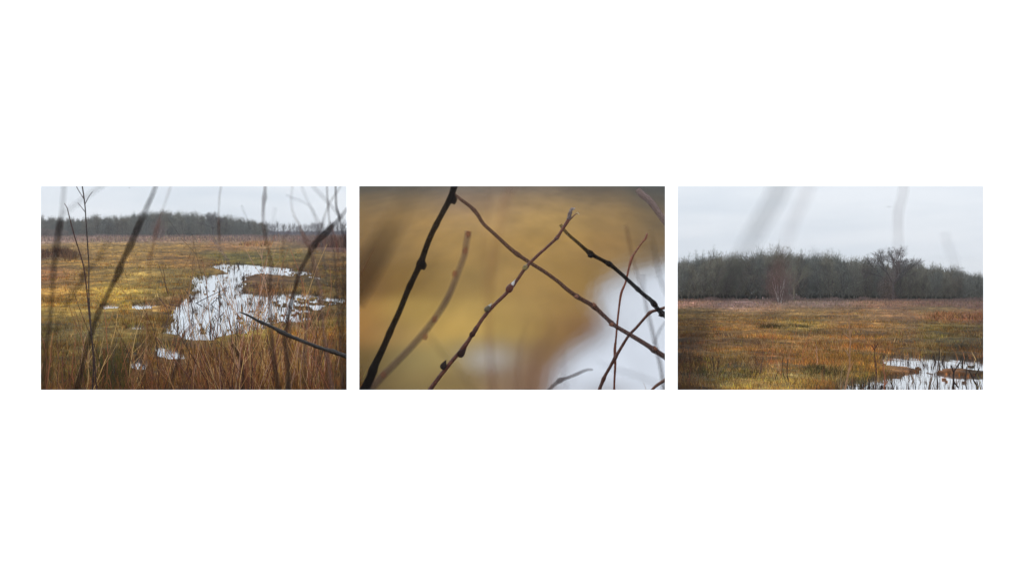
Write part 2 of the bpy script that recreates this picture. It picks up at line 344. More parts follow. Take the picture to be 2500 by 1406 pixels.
def tufts(name, bay, x0, x1, y0, y1, nc, nb, colf, polys, hgt, wid, spread, cols, seed, label, cat, wet=False, gain=1.0):
    """separate small clumps of blades scattered over the ground, or standing in a pool"""
    r = np.random.default_rng(seed); px = r.uniform(x0, x1, nc); py = r.uniform(y0, y1, nc); wm = watermask(px, py, polys, bay)
    if wet:
        edge = np.zeros(nc)
        for q, e in ((-30, 0), (30, 0), (0, -9), (0, 9)): edge += ~watermask(px + q, py + e, polys, bay)
        keep = wm & (r.uniform(0, 1, nc) < .06 + .15 * edge)
    else:
        keep = ~wm
        for q in (5, 12, 20): keep &= ~watermask(px, py - q, polys, bay)
    px, py = px[keep], py[keep]; nc = len(px); z = bay.depth(py); x = (px - CX) / F * z; sz = r.uniform(.5, 1.5, nc); i = np.repeat(np.arange(nc), nb); n = len(i)
    a = r.uniform(0, 6.28, n); rr = np.abs(r.normal(0, spread, n)) * sz[i]; X = x[i] + np.cos(a) * rr * 1.6; Z = z[i] + np.sin(a) * rr
    h = hgt * sz[i] * r.uniform(.5, 1.25, n); w_ = wid * (.5 + Z / 60) * r.uniform(.5, 1.2, n); b = bay.base(Z) - .08
    V = np.empty((n, 3, 3)); V[:, 0] = np.stack([X - w_ / 2, Z, b], 1); V[:, 1] = np.stack([X + w_ / 2, Z + r.normal(0, .3, n) * w_, b], 1)
    V[:, 2] = np.stack([X + np.cos(a) * h * .5 + r.normal(0, .15, n) * h, Z + np.sin(a) * h * .5, b + h + .08], 1)
    pal = np.array([lin(q) for q in cols]) / LUM; c = pal[r.integers(0, len(cols), nc)][i] * .6 + colf(px, py)[i] / LUM * .5
    c = c * gain * np.exp(r.normal(0, .3, n) + r.normal(0, .3, nc)[i])[:, None]
    o = mesh(name, V.reshape(-1, 3), np.arange(n * 3).reshape(-1, 3), M_blade, col=np.repeat(np.clip(c, .004, .9), 3, 0)); tag(o, label, cat, kind='stuff')
STRAW = [(190, 150, 90), (170, 120, 66), (120, 78, 46), (84, 62, 40), (150, 140, 60), (96, 92, 44), (200, 170, 116), (140, 84, 52)]
tufts('grass_tufts', BL, 60, 870, 588, 960, 5600, 11, colL, WL, .25, .03, .16, STRAW, 201, 'straw and rust coloured tufts scattered over the left marsh', 'grass tufts', gain=1.35)
tufts('grass_tufts', BR, 1640, 2440, 745, 960, 4200, 11, colR, WR, .24, .026, .13, STRAW, 202, 'straw and rust coloured tufts scattered over the right field', 'grass tufts', gain=1.3)
tufts('sedge_tufts', BL, 380, 850, 634, 838, 2300, 10, colL, WL, .26, .024, .12, [(92, 74, 48), (70, 66, 40), (112, 78, 50), (52, 44, 36)], 203, 'small brown and olive tufts standing in the left pool', 'sedge tufts', True)
tufts('sedge_tufts', BR, 2030, 2430, 846, 960, 420, 10, colR, WR, .16, .02, .08, [(92, 74, 48), (70, 66, 40), (52, 44, 36)], 204, 'small brown and olive tufts standing in the right pool', 'sedge tufts', True)
blades('tall_dry_stems', BL, 95, 860, 850, 1010, 3600, colL, WL, .75, .02, 5, 'tangled rusty brown dead stems along the bottom of the left opening', 'dry stems', 1.7, ((150, 100, 58), .5), lean=.24, ypow=.8)
blades('heather_fringe', BL, 90, 880, 575, 592, 22000, colL, None, .9, .04, 6, 'mauve brown heather fringe before the far left wood', 'heather', 2.0, ((152, 126, 118), .85), lean=.3, ypow=3)
blades('heather_fringe', BR, 1640, 2420, 734, 753, 15000, colR, None, .5, .03, 7, 'mauve brown heather fringe before the right wood', 'heather', 2.0, ((152, 130, 112), .7), lean=.3, ypow=3.2)
blades('russet_scrub', BL, 770, 870, 584, 606, 5000, colL, None, 1.5, .05, 8, 'russet scrub in a band at the far right of the left opening', 'scrub', 1.5, ((118, 84, 70), .75), lean=.3)
blades('rush_patch', BR, 1870, 1960, 800, 806, 500, colR, None, .3, .05, 9, 'dark green rush patch in the middle of the right field', 'rushes', 1, ((66, 72, 38), .8), clump=True)
blades('rush_patch', BR, 1700, 1830, 915, 934, 1300, colR, None, .3, .03, 10, 'dark green rush patch low at the left of the right field', 'rushes', .9, ((66, 72, 42), .8), clump=True)
blades('rush_patch', BR, 1970, 2060, 905, 935, 1300, colR, WR, .26, .03, 12, 'dark green rush patch beside the tip of the right pool', 'rushes', .9, ((70, 74, 42), .8), clump=True)
blades('rush_patch', BL, 205, 300, 900, 965, 900, colL, None, .7, .02, 13, 'green rush tufts at the bottom left of the left marsh', 'rushes', 1, ((72, 86, 44), .7), lean=.2, clump=True)
blades('tussock_row', BR, 2285, 2420, 775, 783, 1700, colR, None, .55, .06, 14, 'orange tan tussock bank at the right end of the right field', 'tussocks', 1.6, ((178, 130, 92), .7), lean=.45, clump=True)
blades('tussock_row', BL, 575, 645, 597, 601, 1600, colL, None, .8, .06, 15, 'pale tan tussock bank far out in the left marsh', 'tussocks', 1.8, ((190, 146, 104), .7), lean=.45, clump=True)
blades('dark_tussocks', BL, 90, 175, 614, 634, 1800, colL, None, .8, .05, 16, 'dark brown tussocks at the left edge of the left marsh', 'tussocks', 1.2, ((112, 76, 54), .8), lean=.4, clump=True)

# ------------------------------------------------------------------ tubes
def smooth_path(pts, step=4.0):
    p = np.array([q[:2] for q in pts], float); wd = np.array([q[2] for q in pts], float); al = np.array([q[3] if len(q) > 3 else 1 for q in pts], float)
    A = np.column_stack([p, wd, al]); E = np.vstack([2 * A[0] - A[1], A, 2 * A[-1] - A[-2]]); out = []
    for i in range(1, len(E) - 2):
        n = max(2, int(np.hypot(*(E[i + 1, :2] - E[i, :2])) / step))
        for k in range(n):
            t = k / n
            out.append(.5 * ((2 * E[i]) + (E[i + 1] - E[i - 1]) * t + (2 * E[i - 1] - 5 * E[i] + 4 * E[i + 1] - E[i + 2]) * t * t + (3 * E[i] - E[i - 1] - 3 * E[i + 1] + E[i + 2]) * t ** 3))
    out.append(E[-2]); o = np.array(out)
    o[:, 2] = np.maximum(o[:, 2], .8); o[:, 3] = np.clip(o[:, 3], 0, 1); return o
def ringtube(c, rad, sides=8, lump=0, rr=None, caps=True):
    """c (n,3) centres, rad (n,) radii -> verts, faces"""
    c = np.asarray(c, float); n = len(c); t = np.gradient(c, axis=0); t /= np.linalg.norm(t, axis=1)[:, None] + 1e-9
    up = np.array([0, 1.0, 0]); a = np.cross(t, up); a /= np.linalg.norm(a, axis=1)[:, None] + 1e-9; b = np.cross(t, a)
    th = np.arange(sides) * 2 * np.pi / sides
    rd = np.asarray(rad)[:, None] * np.ones(sides)
    if lump and rr is not None: rd = rd * (1 + lump * (rr.uniform(-1, 1, (n, sides))))
    v = c[:, None] + rd[..., None] * (np.cos(th)[None, :, None] * a[:, None] + np.sin(th)[None, :, None] * b[:, None])
    f = []
    for i in range(n - 1):
        for k in range(sides):
            k2 = (k + 1) % sides; f.append((i * sides + k, i * sides + k2, (i + 1) * sides + k2, (i + 1) * sides + k))
    v = v.reshape(-1, 3)
    if caps:
        m = len(v); v = np.vstack([v, c[0], c[-1]])
        for k in range(sides):
            k2 = (k + 1) % sides; f.append((m, k2, k, k)[:3] + ()); f.append((m + 1, (n - 1) * sides + k, (n - 1) * sides + k2))
    return v, f
def px_path(pts, z, bay=None, dz=0):
    """smooth a drawn path at distance z; a path that runs off the bottom is carried on down to the ground"""
    q = smooth_path(pts)
    c = np.array([tuple(P(a[0], a[1], z + dz * i / len(q))) for i, a in enumerate(q)]); r = q[:, 2] / 2 / F * z; al = q[:, 3]
    if bay is not None and pts[-1][1] >= 945:
        d = c[-1] - c[-4]; d /= np.linalg.norm(d); g = bay.base(c[-1][1]) - .1
        if d[2] < -.1:
            k = (c[-1][2] - g) / -d[2]; ex = np.array([c[-1] + d * k * s for s in (.5, 1)])
            c = np.vstack([c, ex]); r = np.append(r, [r[-1]] * 2); al = np.append(al, [al[-1]] * 2)
    return c, r, al
def rv(v): return np.array(v, float)
def grain(n, seed): 
    x = np.arange(n) * .35; return fbm(x, x * 0 + seed, 3, seed)
def solid_twig(name, pts, z, col, label, cat='twig', bay=None, nodes=(), parent=None, sides=10, lump=.06, dz=0, group=None, col2=None):
    c, r, _ = px_path(pts, z, bay, dz); rr = np.random.default_rng(len(pts) * 31 + int(pts[0][0]))
    for (nx, ny, am, ln) in nodes:
        q = np.array(tuple(P(nx, ny, z))); d = np.linalg.norm((c - q)[:, [0, 2]], axis=1); r = r * (1 + am * np.exp(-(d / (ln / F * z)) ** 2))
    v, f = ringtube(c, r, sides, lump, rr); cc = np.repeat((lin(col) / LUM)[None], len(v), 0)
    g = np.repeat(grain(len(c), 3), sides); g = np.append(g, [.5, .5])
    if col2 is not None: cc = cc * (1 - g[:, None]) + (lin(col2) / LUM)[None] * g[:, None]
    cc = cc * (.6 + .8 * rr.uniform(0, 1, len(v)))[:, None]
    o = mesh(name, v, f, M_twig, parent, col=cc, smooth=True)
    if label: tag(o, label, cat, group)
    return o
def soft_twig(name, pts, z, col, label, cat='twig', blur=5, bay=None, nodes=(), n=7, dz=0, parent=None, group=None, sides=14):
    """a downy, half see-through stem: translucent layers one inside the other; width and cover are given per point"""
    c, r, al = px_path(pts, z, bay, dz); b = blur / F * z
    for (nx, ny, am, ln) in nodes:
        q = np.array(tuple(P(nx, ny, z))); d = np.linalg.norm((c - q)[:, [0, 2]], axis=1); r = r * (1 + am * np.exp(-(d / (ln / F * z)) ** 2))
    V = []; Fs = []; A = []; off = 0
    a1 = 1 - (1 - np.clip(al, 0, .985)) ** (1 / (2.0 * n))
    for k in range(n):
        t = (k + .5) / n
        rad = np.maximum(r + b * (t - .5), r * (.12 + .8 * t))
        v, f = ringtube(c, rad, sides, caps=False); V.append(v); Fs += [tuple(i + off for i in q) for q in f]; off += len(v); A.append(np.repeat(a1, sides))
    V = np.vstack(V); cc = np.repeat((lin(col) / LUM)[None], len(V), 0)
    o = mesh(name, V, np.array(Fs), M_cover, parent, col=cc, alpha=np.concatenate(A), smooth=True)
    if label: tag(o, label, cat, group)
    return o
# ------------------------------------------------------------------ twigs in the left opening
DK = (58, 44, 42); BR_ = (104, 72, 56); PK = (150, 118, 108); GY = (110, 110, 116); RD = (134, 82, 62)
def st(name, pts, z, col, label, blur=5, w=None, a=None, bay=BL, **k):
    if w is not None: pts = [(p[0], p[1], w, a) if len(p) == 2 else p for p in pts]
    return soft_twig(name, pts, z, col, label, blur=blur, bay=bay, **k)
st('sapling_stem', [(157,448,12,.28),(151,520,12,.3),(146,548,13,.75),(138,600,13,.62),(131,660,11,.6),(126,735,10,.5),(121,790,9,.55),(112,860,10,.6),(106,951,10,.6)], 24.3, DK, 'dark upright stem nearest the left edge of the left opening', blur=7, nodes=[(140,605,.3,20),(134,668,.3,16),(121,800,.3,14)])
t = solid_twig('thin_shoot', [(157,497,1.4),(164,508,2),(168,524,2.4),(180,570,3),(194,615,3),(204,650,3.2),(211,700,3.2),(218,770,3.4),(228,860,3.6),(236,951,4)], 23.2, (84,46,34), 'thin brown shoot leaning right, second stem from the left edge', bay=BL, sides=6)
t = solid_twig('forked_shoot', [(200,448,3.2),(207,498,3),(210,540,2.8),(214,600,3),(217,650,2.8),(217,720,3),(222,800,3.2),(228,880,3.4),(226,951,4)], 22.8, (66,46,44), 'thin upright shoot with three fine side shoots near its top at left', bay=BL, sides=6)
for q in ([(183,446,1.6),(190,462,1.8),(205,486,2)], [(226,468,1.4),(216,482,1.7),(208,498,2)], [(190,495,1.4),(198,505,1.6),(208,518,1.8)]): solid_twig('side_shoot', q, 22.8, (96,80,82), None, parent=t, sides=5)
st('drooping_branch', [(258,446),(225,470),(195,492),(168,512),(155,524)], 25.8, GY, 'pale blurred branch slanting across the sky at top left', blur=10, w=14, a=.2, bay=None)
st('willow_stem', [(384,444,10,.4),(372,476,10,.55),(360,502,11,.6),(353,520,12,.5),(340,548,13,.8),(327,578,13,.75),(318,600,12,.8),(300,636,11,.78),(288,668,12,.85),(272,700,10,.75),(252,742,11,.7),(238,770,10,.7),(224,812,11,.72),(208,862,11,.7),(198,900,12,.7),(186,951,13,.75)], 23.8, DK, 'thick dark leaning stem crossing the whole left opening from top centre to bottom left', blur=6, nodes=[(318,600,.35,12),(290,662,.4,12),(348,524,.3,10),(240,768,.3,12)])
st('leaning_twig', [(419,446,6,.18),(410,475,7,.2),(398,510,6,.18),(388,540,7,.35),(380,570,10,.4),(374,600,7,.35),(367,625,11,.4),(365,660,8,.25),(368,740,7,.2),(366,840,8,.3),(360,951,8,.35)], 24.8, RD, 'faint reddish twig leaning just right of the thick dark stem', blur=6)
st('leaning_twig', [(266,586,9,.2),(246,622,15,.4),(232,642,12,.35),(206,668,17,.6),(198,690,10,.45),(178,715,16,.4),(162,745,14,.35),(140,800,10,.25),(118,951,12,.3)], 25.2, DK, 'broad blurred dark twig low between the two darkest stems at left', blur=9)
st('upright_twig', [(541,446,5,.25),(536,480,5.5,.3),(534,520,5,.25),(534,545,7,.45),(535,578,7,.4),(537,640,5,.15),(540,760,5,.12),(545,951,6,.3)], 24.6, BR_, 'fine blurred upright twig crossing the oak in the left opening', blur=4)
st('upright_twig', [(648,446,7,.45),(646,480,8,.6),(643,505,7,.6),(643,545,8,.4),(648,580,9,.5),(656,612,8,.45),(662,645,9,.55),(660,690,8,.5),(659,760,9,.55),(664,840,9,.65),(672,900,10,.75),(680,951,12,.8)], 24.0, (96,66,54), 'tall upright twig right of the oak running the full height of the left opening', blur=5, nodes=[(645,484,.4,10),(662,648,.3,10)])
st('short_twig', [(589,501),(595,515),(603,533),(612,560)], 26, GY, 'faint short twig tip in the sky above the thin tree row', blur=4, w=5, a=.18, bay=None)
st('short_twig', [(672,506),(668,530),(664,560),(668,600)], 26.3, GY, 'faint wide twig tip right of the tall upright twig', blur=7, w=9, a=.1, bay=None)
st('pale_twig', [(510,572,5,.35),(524,590,7,.5),(540,612,7,.45),(556,636,6,.4),(566,655,5,.3),(580,700,5,.15),(600,760,5,.2)], 23.6, (176,150,144), 'pale pinkish twig slanting down toward the far edge of the pool', blur=4, bay=None)
solid_twig('arching_branch', [(585,762,3),(606,770,5),(632,784,7),(662,797,8),(690,812,10),(722,826,9),(752,838,9),(784,850,9),(812,858,10),(834,866,11),(872,880,11)], 22.4, (30,24,20), 'dark knobbly branch arching in from the right edge over the grass', nodes=[(690,812,.3,8),(640,788,.3,6),(812,858,.2,8)], lump=.14, col2=(50,40,32))
st('tangled_twig', [(715,446,7,.16),(711,480,7,.18),(713,510,6,.22),(720,530,7,.25),(733,553,7,.4),(742,580,9,.5),(756,606,9,.5),(764,640,6,.4),(774,690,8,.4),(782,760,8,.35),(796,850,9,.4),(806,951,10,.5)], 24.5, (120,86,74), 'pinkish twig bending through the tangle at the right of the left opening', blur=5)
st('tangled_twig', [(734,446,8,.15),(742,470,8,.17),(752,492,7,.17),(762,512,8,.2),(770,534,8,.2),(776,560,7,.3),(786,600,6,.25),(800,700,6,.2)], 25.4, GY, 'faint curved twig, second across the sky tangle in the left opening', blur=5, bay=None)
st('tangled_twig', [(697,475,6,.12),(716,484,7,.16),(740,493,7,.15),(758,506,7,.17),(770,526,7,.2),(790,560,7,.15)], 26.1, GY, 'faint twig nearly level across the sky tangle in the left opening', blur=5, bay=None)
st('tangled_twig', [(758,446,11,.22),(774,466,11,.22),(790,482,11,.25),(806,500,9,.25),(824,520,10,.28),(846,548,10,.25),(872,580,9,.3)], 25.0, (118,120,128), 'broad pale twig slanting down right through the sky tangle', blur=6, bay=None)
st('tangled_twig', [(798,446,5,.45),(799,480,5,.45),(801,500,6,.5),(803,530,5,.4),(808,570,6,.4),(818,640,6,.4),(824,730,7,.4),(830,830,7,.5),(836,951,9,.6)], 23.9, (92,72,68), 'narrow upright twig, third from the right edge of the left opening', blur=4)
st('tangled_twig', [(819,446,5,.6),(820,478,5,.6),(821,504,5.5,.65),(827,526,6,.7),(831,545,5,.6),(838,575,7,.6),(852,620,7,.6)], 23.4, (70,58,60), 'dark narrow twig bent near the right edge of the left opening', blur=3.5, bay=None)
st('tangled_twig', [(836,446,5,.25),(822,470,6,.3),(806,494,6,.3),(795,520,6,.3),(787,545,7,.4),(776,580,7,.4),(768,620,7,.35),(758,700,7,.3),(748,800,8,.4),(742,951,9,.5)], 24.9, (98,78,72), 'blurred twig leaning left down through the tangle to the grass', blur=5)
st('crooked_branch', [(868,490,7,.35),(846,512,8,.4),(832,530,9,.55),(812,552,9,.75),(794,570,12,.85),(776,588,11,.8),(764,602,12,.85),(754,622,10,.8),(744,640,9,.7),(733,662,9,.7),(724,690,9,.75),(716,720,8,.75),(708,755,9,.8),(700,790,9,.7),(697,840,9,.7),(702,900,10,.7),(704,951,12,.8)], 23.1, (66,52,48), 'thick dark crooked branch leaning down left from the right edge of the left opening', blur=5, nodes=[(764,602,.25,10),(796,568,.25,10)])
st('upright_twig', [(809,550,5,.6),(816,575,5,.5),(823,600,7,.45),(826,640,6,.3),(828,720,6,.2)], 25.6, RD, 'short reddish twig hanging from the elbow of the crooked branch', blur=4, bay=None)
st('upright_twig', [(846,556,6,.6),(842,590,6,.4),(838,620,6,.3),(838,700,8,.45),(836,800,9,.5),(842,870,10,.6),(842,951,14,.75)], 25.3, (66,48,42), 'dark stem hugging the right edge of the left opening', blur=6)
st('upright_twig', [(714,556,4,.3),(700,572,6,.4),(692,590,7,.3),(690,650,6,.2),(694,720,7,.25)], 26.6, (120,78,66), 'faint russet twig just left of the pinkish tangle twig', blur=5, bay=None)
st('upright_twig', [(734,560,6,.4),(745,580,8,.5),(760,606,7,.3),(772,650,9,.3),(778,690,8,.4),(786,720,7,.45),(790,800,6,.35),(812,951,8,.45)], 22.9, (170,132,118), 'pale pinkish twig right of the crooked branch fork', blur=5)
for i, (q, w, a, lb) in enumerate([
 ([(566,840),(580,862),(590,890),(594,920),(593,951)], 7, .75, 'dark stem rising bent at the bottom centre of the left opening'),
 ([(489,700),(492,780),(491,880),(489,951)], 3, .35, 'thin faint stem rising from the bottom through the left pool'),
 ([(708,790),(706,860),(706,951)], 8, .5, 'blurred stem low at bottom right under the arching branch'),
 ([(430,855),(440,830),(462,800),(478,790)], 6, .5, 'blurred russet twig slanting up to the left pool'),
 ([(418,951),(424,915),(434,885),(446,852)], 8, .6, 'dark stem rising at the bottom left of the pool'),
 ([(504,951),(508,900),(517,850),(526,820)], 8, .4, 'russet stem rising below the middle of the left pool'),
 ([(252,951),(253,905),(256,880),(252,850)], 5, .6, 'reddish upright stem low at the left'),
 ([(283,951),(276,880),(285,830),(290,815)], 4, .4, 'grey upright stem low at the left beside a reddish one'),
 ([(366,951),(372,900),(368,860),(360,800),(356,740)], 6, .3, 'faint brown stem low in the middle left of the marsh'),
 ([(466,951),(470,880),(474,840)], 5, .35, 'faint stem straight below the left pool'),
 ([(626,951),(634,900),(640,850),(634,820)], 5, .35, 'faint stem left of the tall upright twig at the bottom'),
 ([(768,951),(776,890),(784,850)], 7, .5, 'blurred dark stem low near the bottom right'),
 ([(800,951),(796,900),(802,860)], 6, .4, 'russet stem second from the right at the bottom'),
 ]):
    q = q if q[0][1] < q[-1][1] else q[::-1]
    st('dry_stem', q, 26.8 + i * .07, [(62,44,38),(96,70,58),(60,46,40),(130,74,50),(72,56,46),(118,66,48),(150,84,60),(130,112,104),(112,74,58),(90,66,52),(96,66,50),(58,44,38),(120,72,50)][i], lb, blur=4, w=w, a=a, bay=BL if q[-1][1] > 945 else None)
def thicket(name, bay, x0, x1, ytop, n, cols, label, seed, wd=2.4, z0=24.5, z1=31, sub=3):
    """many fine curved dead shoots, too tangled to count"""
    r = np.random.default_rng(seed); V = []; Fc = []; CC = []; off = 0
    for k in range(n):
        z = r.uniform(z0, z1); g = bay.base(z); x = (r.uniform(x0, x1) - CX) / F * z; yt = r.uniform(*ytop) if r.uniform() > .12 else r.uniform(ytop[0] - 110, ytop[0])
        h = CH + (HY - yt) / F * z - g; d = rv([r.normal(0, .2), r.normal(0, .12), 1]); c = [rv([x, z, g - .05])]
        for j in range(7): d = d + rv([r.normal(0, .09), r.normal(0, .06), 0]); d /= np.linalg.norm(d); c.append(c[-1] + d * h / 7)
        w_ = wd * r.uniform(.5, 1.2) / 2 / F * z; col = lin(cols[r.integers(len(cols))]) / LUM * r.uniform(.7, 1.3) * 1.8  # shoot colour lifted to offset the shade behind the wall
        sets = [(np.array(c), np.linspace(w_, w_ * .5, 8))]
        for q in range(r.integers(0, sub + 1)):
            i = r.integers(2, 7); e = d + rv([r.choice([-1, 1]) * r.uniform(.4, .9), r.normal(0, .3), r.uniform(-.1, .4)]); e /= np.linalg.norm(e); l = h * r.uniform(.1, .3)
            sets.append((np.array([c[i], c[i] + e * l * .5, c[i] + e * l + rv([0, 0, l * .15])]), np.array([w_ * .6, w_ * .5, w_ * .3])))
        for c_, r_ in sets:
            v, f = ringtube(c_, r_, 3, caps=False); V.append(v); Fc += [tuple(i + off for i in q_) for q_ in f]; off += len(v); CC.append(np.repeat(col[None], len(v), 0))
    o = mesh(name, np.vstack(V), np.array(Fc), M_bark, None, col=np.clip(np.vstack(CC), .004, 1)); tag(o, label, 'thicket', kind='stuff')
RU = [(206, 168, 112), (176, 130, 84), (128, 76, 54), (150, 94, 64), (100, 64, 50), (170, 118, 86), (74, 50, 42), (184, 144, 120), (60, 42, 36), (90, 56, 44)]
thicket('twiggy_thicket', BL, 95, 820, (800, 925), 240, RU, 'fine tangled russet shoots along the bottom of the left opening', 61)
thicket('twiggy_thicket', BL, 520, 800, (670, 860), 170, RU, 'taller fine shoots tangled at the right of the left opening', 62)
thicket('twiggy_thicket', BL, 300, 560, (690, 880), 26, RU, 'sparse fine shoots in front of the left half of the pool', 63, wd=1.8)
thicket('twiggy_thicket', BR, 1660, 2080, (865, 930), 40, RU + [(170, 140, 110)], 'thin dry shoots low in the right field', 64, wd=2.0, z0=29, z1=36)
# slim bush stems standing on the marsh by the pool and sticks in the water
def stick(bay, pts, w, col, label, name='water_stick', cat='stick', side=()):
    """thin stick rooted where its last point meets the ground or water"""
    z = bay.depth(pts[-1][1]); q = [(a, b, w * (.5 + .5 * i / (len(pts) - 1))) for i, (a, b) in enumerate(pts)]
    q[-1] = (q[-1][0], q[-1][1] + .06 / z * F, q[-1][2])
    c, r, _ = px_path(q, z); v, f = ringtube(c, r, 5, .1, rng)
    o = mesh(name, v, f, M_bark, None, col=np.repeat((lin(col) / LUM)[None] , len(v), 0) * rng.uniform(.7, 1.3, (len(v), 1))); tag(o, label, cat)
    for s in side:
        c, r, _ = px_path([(a, b, w * .7) for a, b in s], z); v, f = ringtube(c, r, 4); mesh('side_twig', v, f, M_bark, o, col=np.repeat((lin(col) / LUM)[None], len(v), 0))
    return o
stick(BL, [(472,560+30),(471,640),(470,672),(463,695),(455,722)], 2.6, (150,118,86), 'slim pale sapling standing at the left shore of the left pool', 'slim_sapling', 'sapling', [[(478,618),(471,640)],[(465,650),(471,664)]])
stick(BL, [(405,700),(400,665),(396,650)][::-1] + [(412,725)], 1.8, (96,66,52), 'thin brown shoot pair left of the slim pale sapling', 'thin_shoot', 'sapling', [[(388,648),(404,695),(412,722)]])
stick(BL, [(452,708),(462,722),(468,745),(472,760)], 3, (70,48,44), 'short dark leaning stick at the left shore of the pool', side=[[(478,716),(466,738)]])
stick(BL, [(404,745),(412,770),(408,785),(402,802)], 2.6, (100,72,66), 'crooked stick with side twigs at the left tip of the pool', side=[[(388,726),(404,748)],[(442,750),(412,742)]])
for i, (a, b, l) in enumerate([((560,700,478,738), 2.4, 'long thin stick leaning left over the open pool'), ((546,716,514,741), 2, 'shorter thin stick leaning left beside the long one'),
  ((534,700,534,726), 3.4, 'short dark stub upright in the upper pool'), ((679,720,674,728), 3, 'small dark hooked stub at the right arm of the pool'),
  ((573,765,588,775), 2.6, 'dark stick lying low in the lower right pool'), ((512,785,512,812), 4, 'dark bundle of stems upright in the lower pool'),
  ((536,790,539,800), 3, 'small bent dark stub in the lower pool'), ((504,680,503,705), 1.8, 'thin post like stem in the upper left pool'),
  ((594,665,594,692), 3, 'dark stem at the head of the grassy islet'), ((446,772,449,806), 2.2, 'thin stem standing in the lower left pool'),
  ((430,764,434,800), 2, 'thin stem at the left end of the lower pool'), ((577,640,583,652), 3, 'dark hooked twig at the far shore of the pool'),
  ((586,636,580,648), 2.6, 'dark leaning twig beside the hooked one at the far shore'), ((571,645,572,658), 2.4, 'short dark upright twig at the far shore of the pool')]):
    x0, y0, x1, y1 = a; mxx, myy = (x0 + x1) / 2 + 1.5, (y0 + y1) / 2; stick(BL, [(x0, y0), (mxx, myy), (x1, y1)], b, (58, 46, 44), l)
stick(BL, [(538,735),(536,760),(532,790),(528,830)], 3, (110,76,66), 'tall russet forked stem standing in the lower middle pool', side=[[(524,770),(533,785)],[(548,762),(534,776)],[(520,800),(524,830)]])

# ------------------------------------------------------------------ twigs in the middle opening
solid_k = dict(lump=.05)
main = solid_twig('budding_twig', [(1030,980,11.2),(1050,951,11.2),(1068,926,10.3),(1086,903,10.3),(1106,878,9.9),(1132,848,9.5),(1156,812,9.5),(1180,775,9.0),(1206,745,8.6),(1236,716,8.6),(1262,684,7.7),(1283,654,7.7),(1310,626,7.3),(1338,601,6.9),(1360,580,6.9),(1373,560,7.3),(1384,543,8.6),(1390,532,7.3)], 23.4, (92,42,28), 'sharp reddish brown twig with pointed buds slanting up the middle opening', nodes=[(1284,652,.6,5),(1361,579,.5,5),(1160,805,.25,8),(1133,848,.3,12),(1252,700,.25,12)], sides=14, lump=.035, col2=(128,74,54))
def bud(x, y, ang, ln, wd, z, parent, col, tip=None, name='bud', mat=None):
    d = np.array([math.cos(R(ang)), -math.sin(R(ang))]); pts = []; m = 12
    prof = [.4, .74, .94, 1, .97, .88, .76, .61, .45, .29, .14, .03]
    c = np.array([tuple(P(x + d[0] * ln * i / (m - 1), y + d[1] * ln * i / (m - 1), z - .05)) for i in range(m)]); r = np.array(prof) * wd / 2 / F * z
    v, f = ringtube(c, r, 12); cc = np.repeat((lin(col) / LUM)[None], len(v), 0)
    o = mesh(name, v, f, mat or (M_bark if not tip else M_twig), parent, col=cc, smooth=True)
    if tip:
        c2 = c[6:] + np.array([0, -.01, 0]) + np.array(tuple(P(x + 1.5, y - 2, z) - P(x, y, z))); v, f = ringtube(c2, r[6:] * .72, 12); mesh('bud_tip', v, f, M_twig, o, col=np.repeat((lin(tip) / LUM)[None], len(v), 0), smooth=True)
    return o
bud(1238, 714, 58, 36, 18, 23.4, main, (110, 56, 40), (250, 246, 240)); bud(1184, 760, 50, 25, 13, 23.4, main, (120, 104, 74), (220, 214, 200))
bud(1148, 822, 50, 27, 14, 23.4, main, (84, 52, 44)); bud(1119, 870, 46, 29, 18, 23.4, main, (60, 36, 30)); bud(1079, 901, 66, 26, 16, 23.4, main, (58, 46, 40)); bud(1060, 938, 40, 12, 9, 23.4, main, (110, 64, 50))
solid_twig('frayed_tip', [(1388,536,9),(1391,524,9),(1395,512,7),(1398,507,5)], 23.4, (178,160,158), None, parent=main, sides=8, lump=.3, col2=(96,74,66))
solid_twig('frayed_tip', [(1393,516,4),(1400,511,4),(1403,508,3)], 23.4, (190,176,168), None, parent=main, sides=6, lump=.3)
solid_twig('side_prong', [(1386,542,5),(1396,532,3.6),(1404,524,3),(1409,521,2.6)], 23.4, (128,90,72), None, parent=main, sides=7)
solid_twig('side_prong', [(1405,524,1.6),(1410,519,2),(1414,524,1.4)], 23.4, (206,190,160), None, parent=main, sides=5, lump=.3)
solid_twig('leaf_scar', [(1277,657,9),(1282,653,11),(1288,651,9)], 23.35, (150,130,78), None, parent=main, sides=9, lump=.25)
solid_twig('nub', [(1354,584,7),(1360,582,9),(1364,582,5)], 23.38, (92,62,56), None, parent=main, sides=8, lump=.1)
def stm(name, pts, z, col, label, blur, **k): return soft_twig(name, pts, z, col, label, blur=blur, bay=BM, **k)
stm('dark_twig', [(1112,444,14.6,.97),(1107,462,13.8,.97),(1099,485,12.0,.97),(1084,513,12.0,.96),(1068,543,11.2,.96),(1052,575,12.0,.96),(1040,605,12.0,.97),(1028,640,12.9,.97),(1013,672,12.0,.97),(996,708,12.0,.97),(976,758,12.0,.97),(955,804,12.9,.97),(936,848,13.8,.97),(915,892,16.3,.98),(904,922,18.9,.98),(886,960,22.4,.98)], 24.2, (32, 26, 28), 'thick near black twig with lumpy nodes at the left of the middle opening', 4, nodes=[(1104,490,.35,9),(1066,550,.2,9),(1030,645,.5,9),(995,695,.25,9),(949,812,.15,10),(912,905,.2,10)], n=6)
for x, y in ((1108, 488), (1034, 648)): soft_twig('bud', [(x - 4, y - 9, 12, .95), (x, y, 15, .96), (x - 3, y + 10, 8, .95)], 24.15, (28, 24, 26), None, blur=4, parent=bpy.data.objects['dark_twig'], n=4)
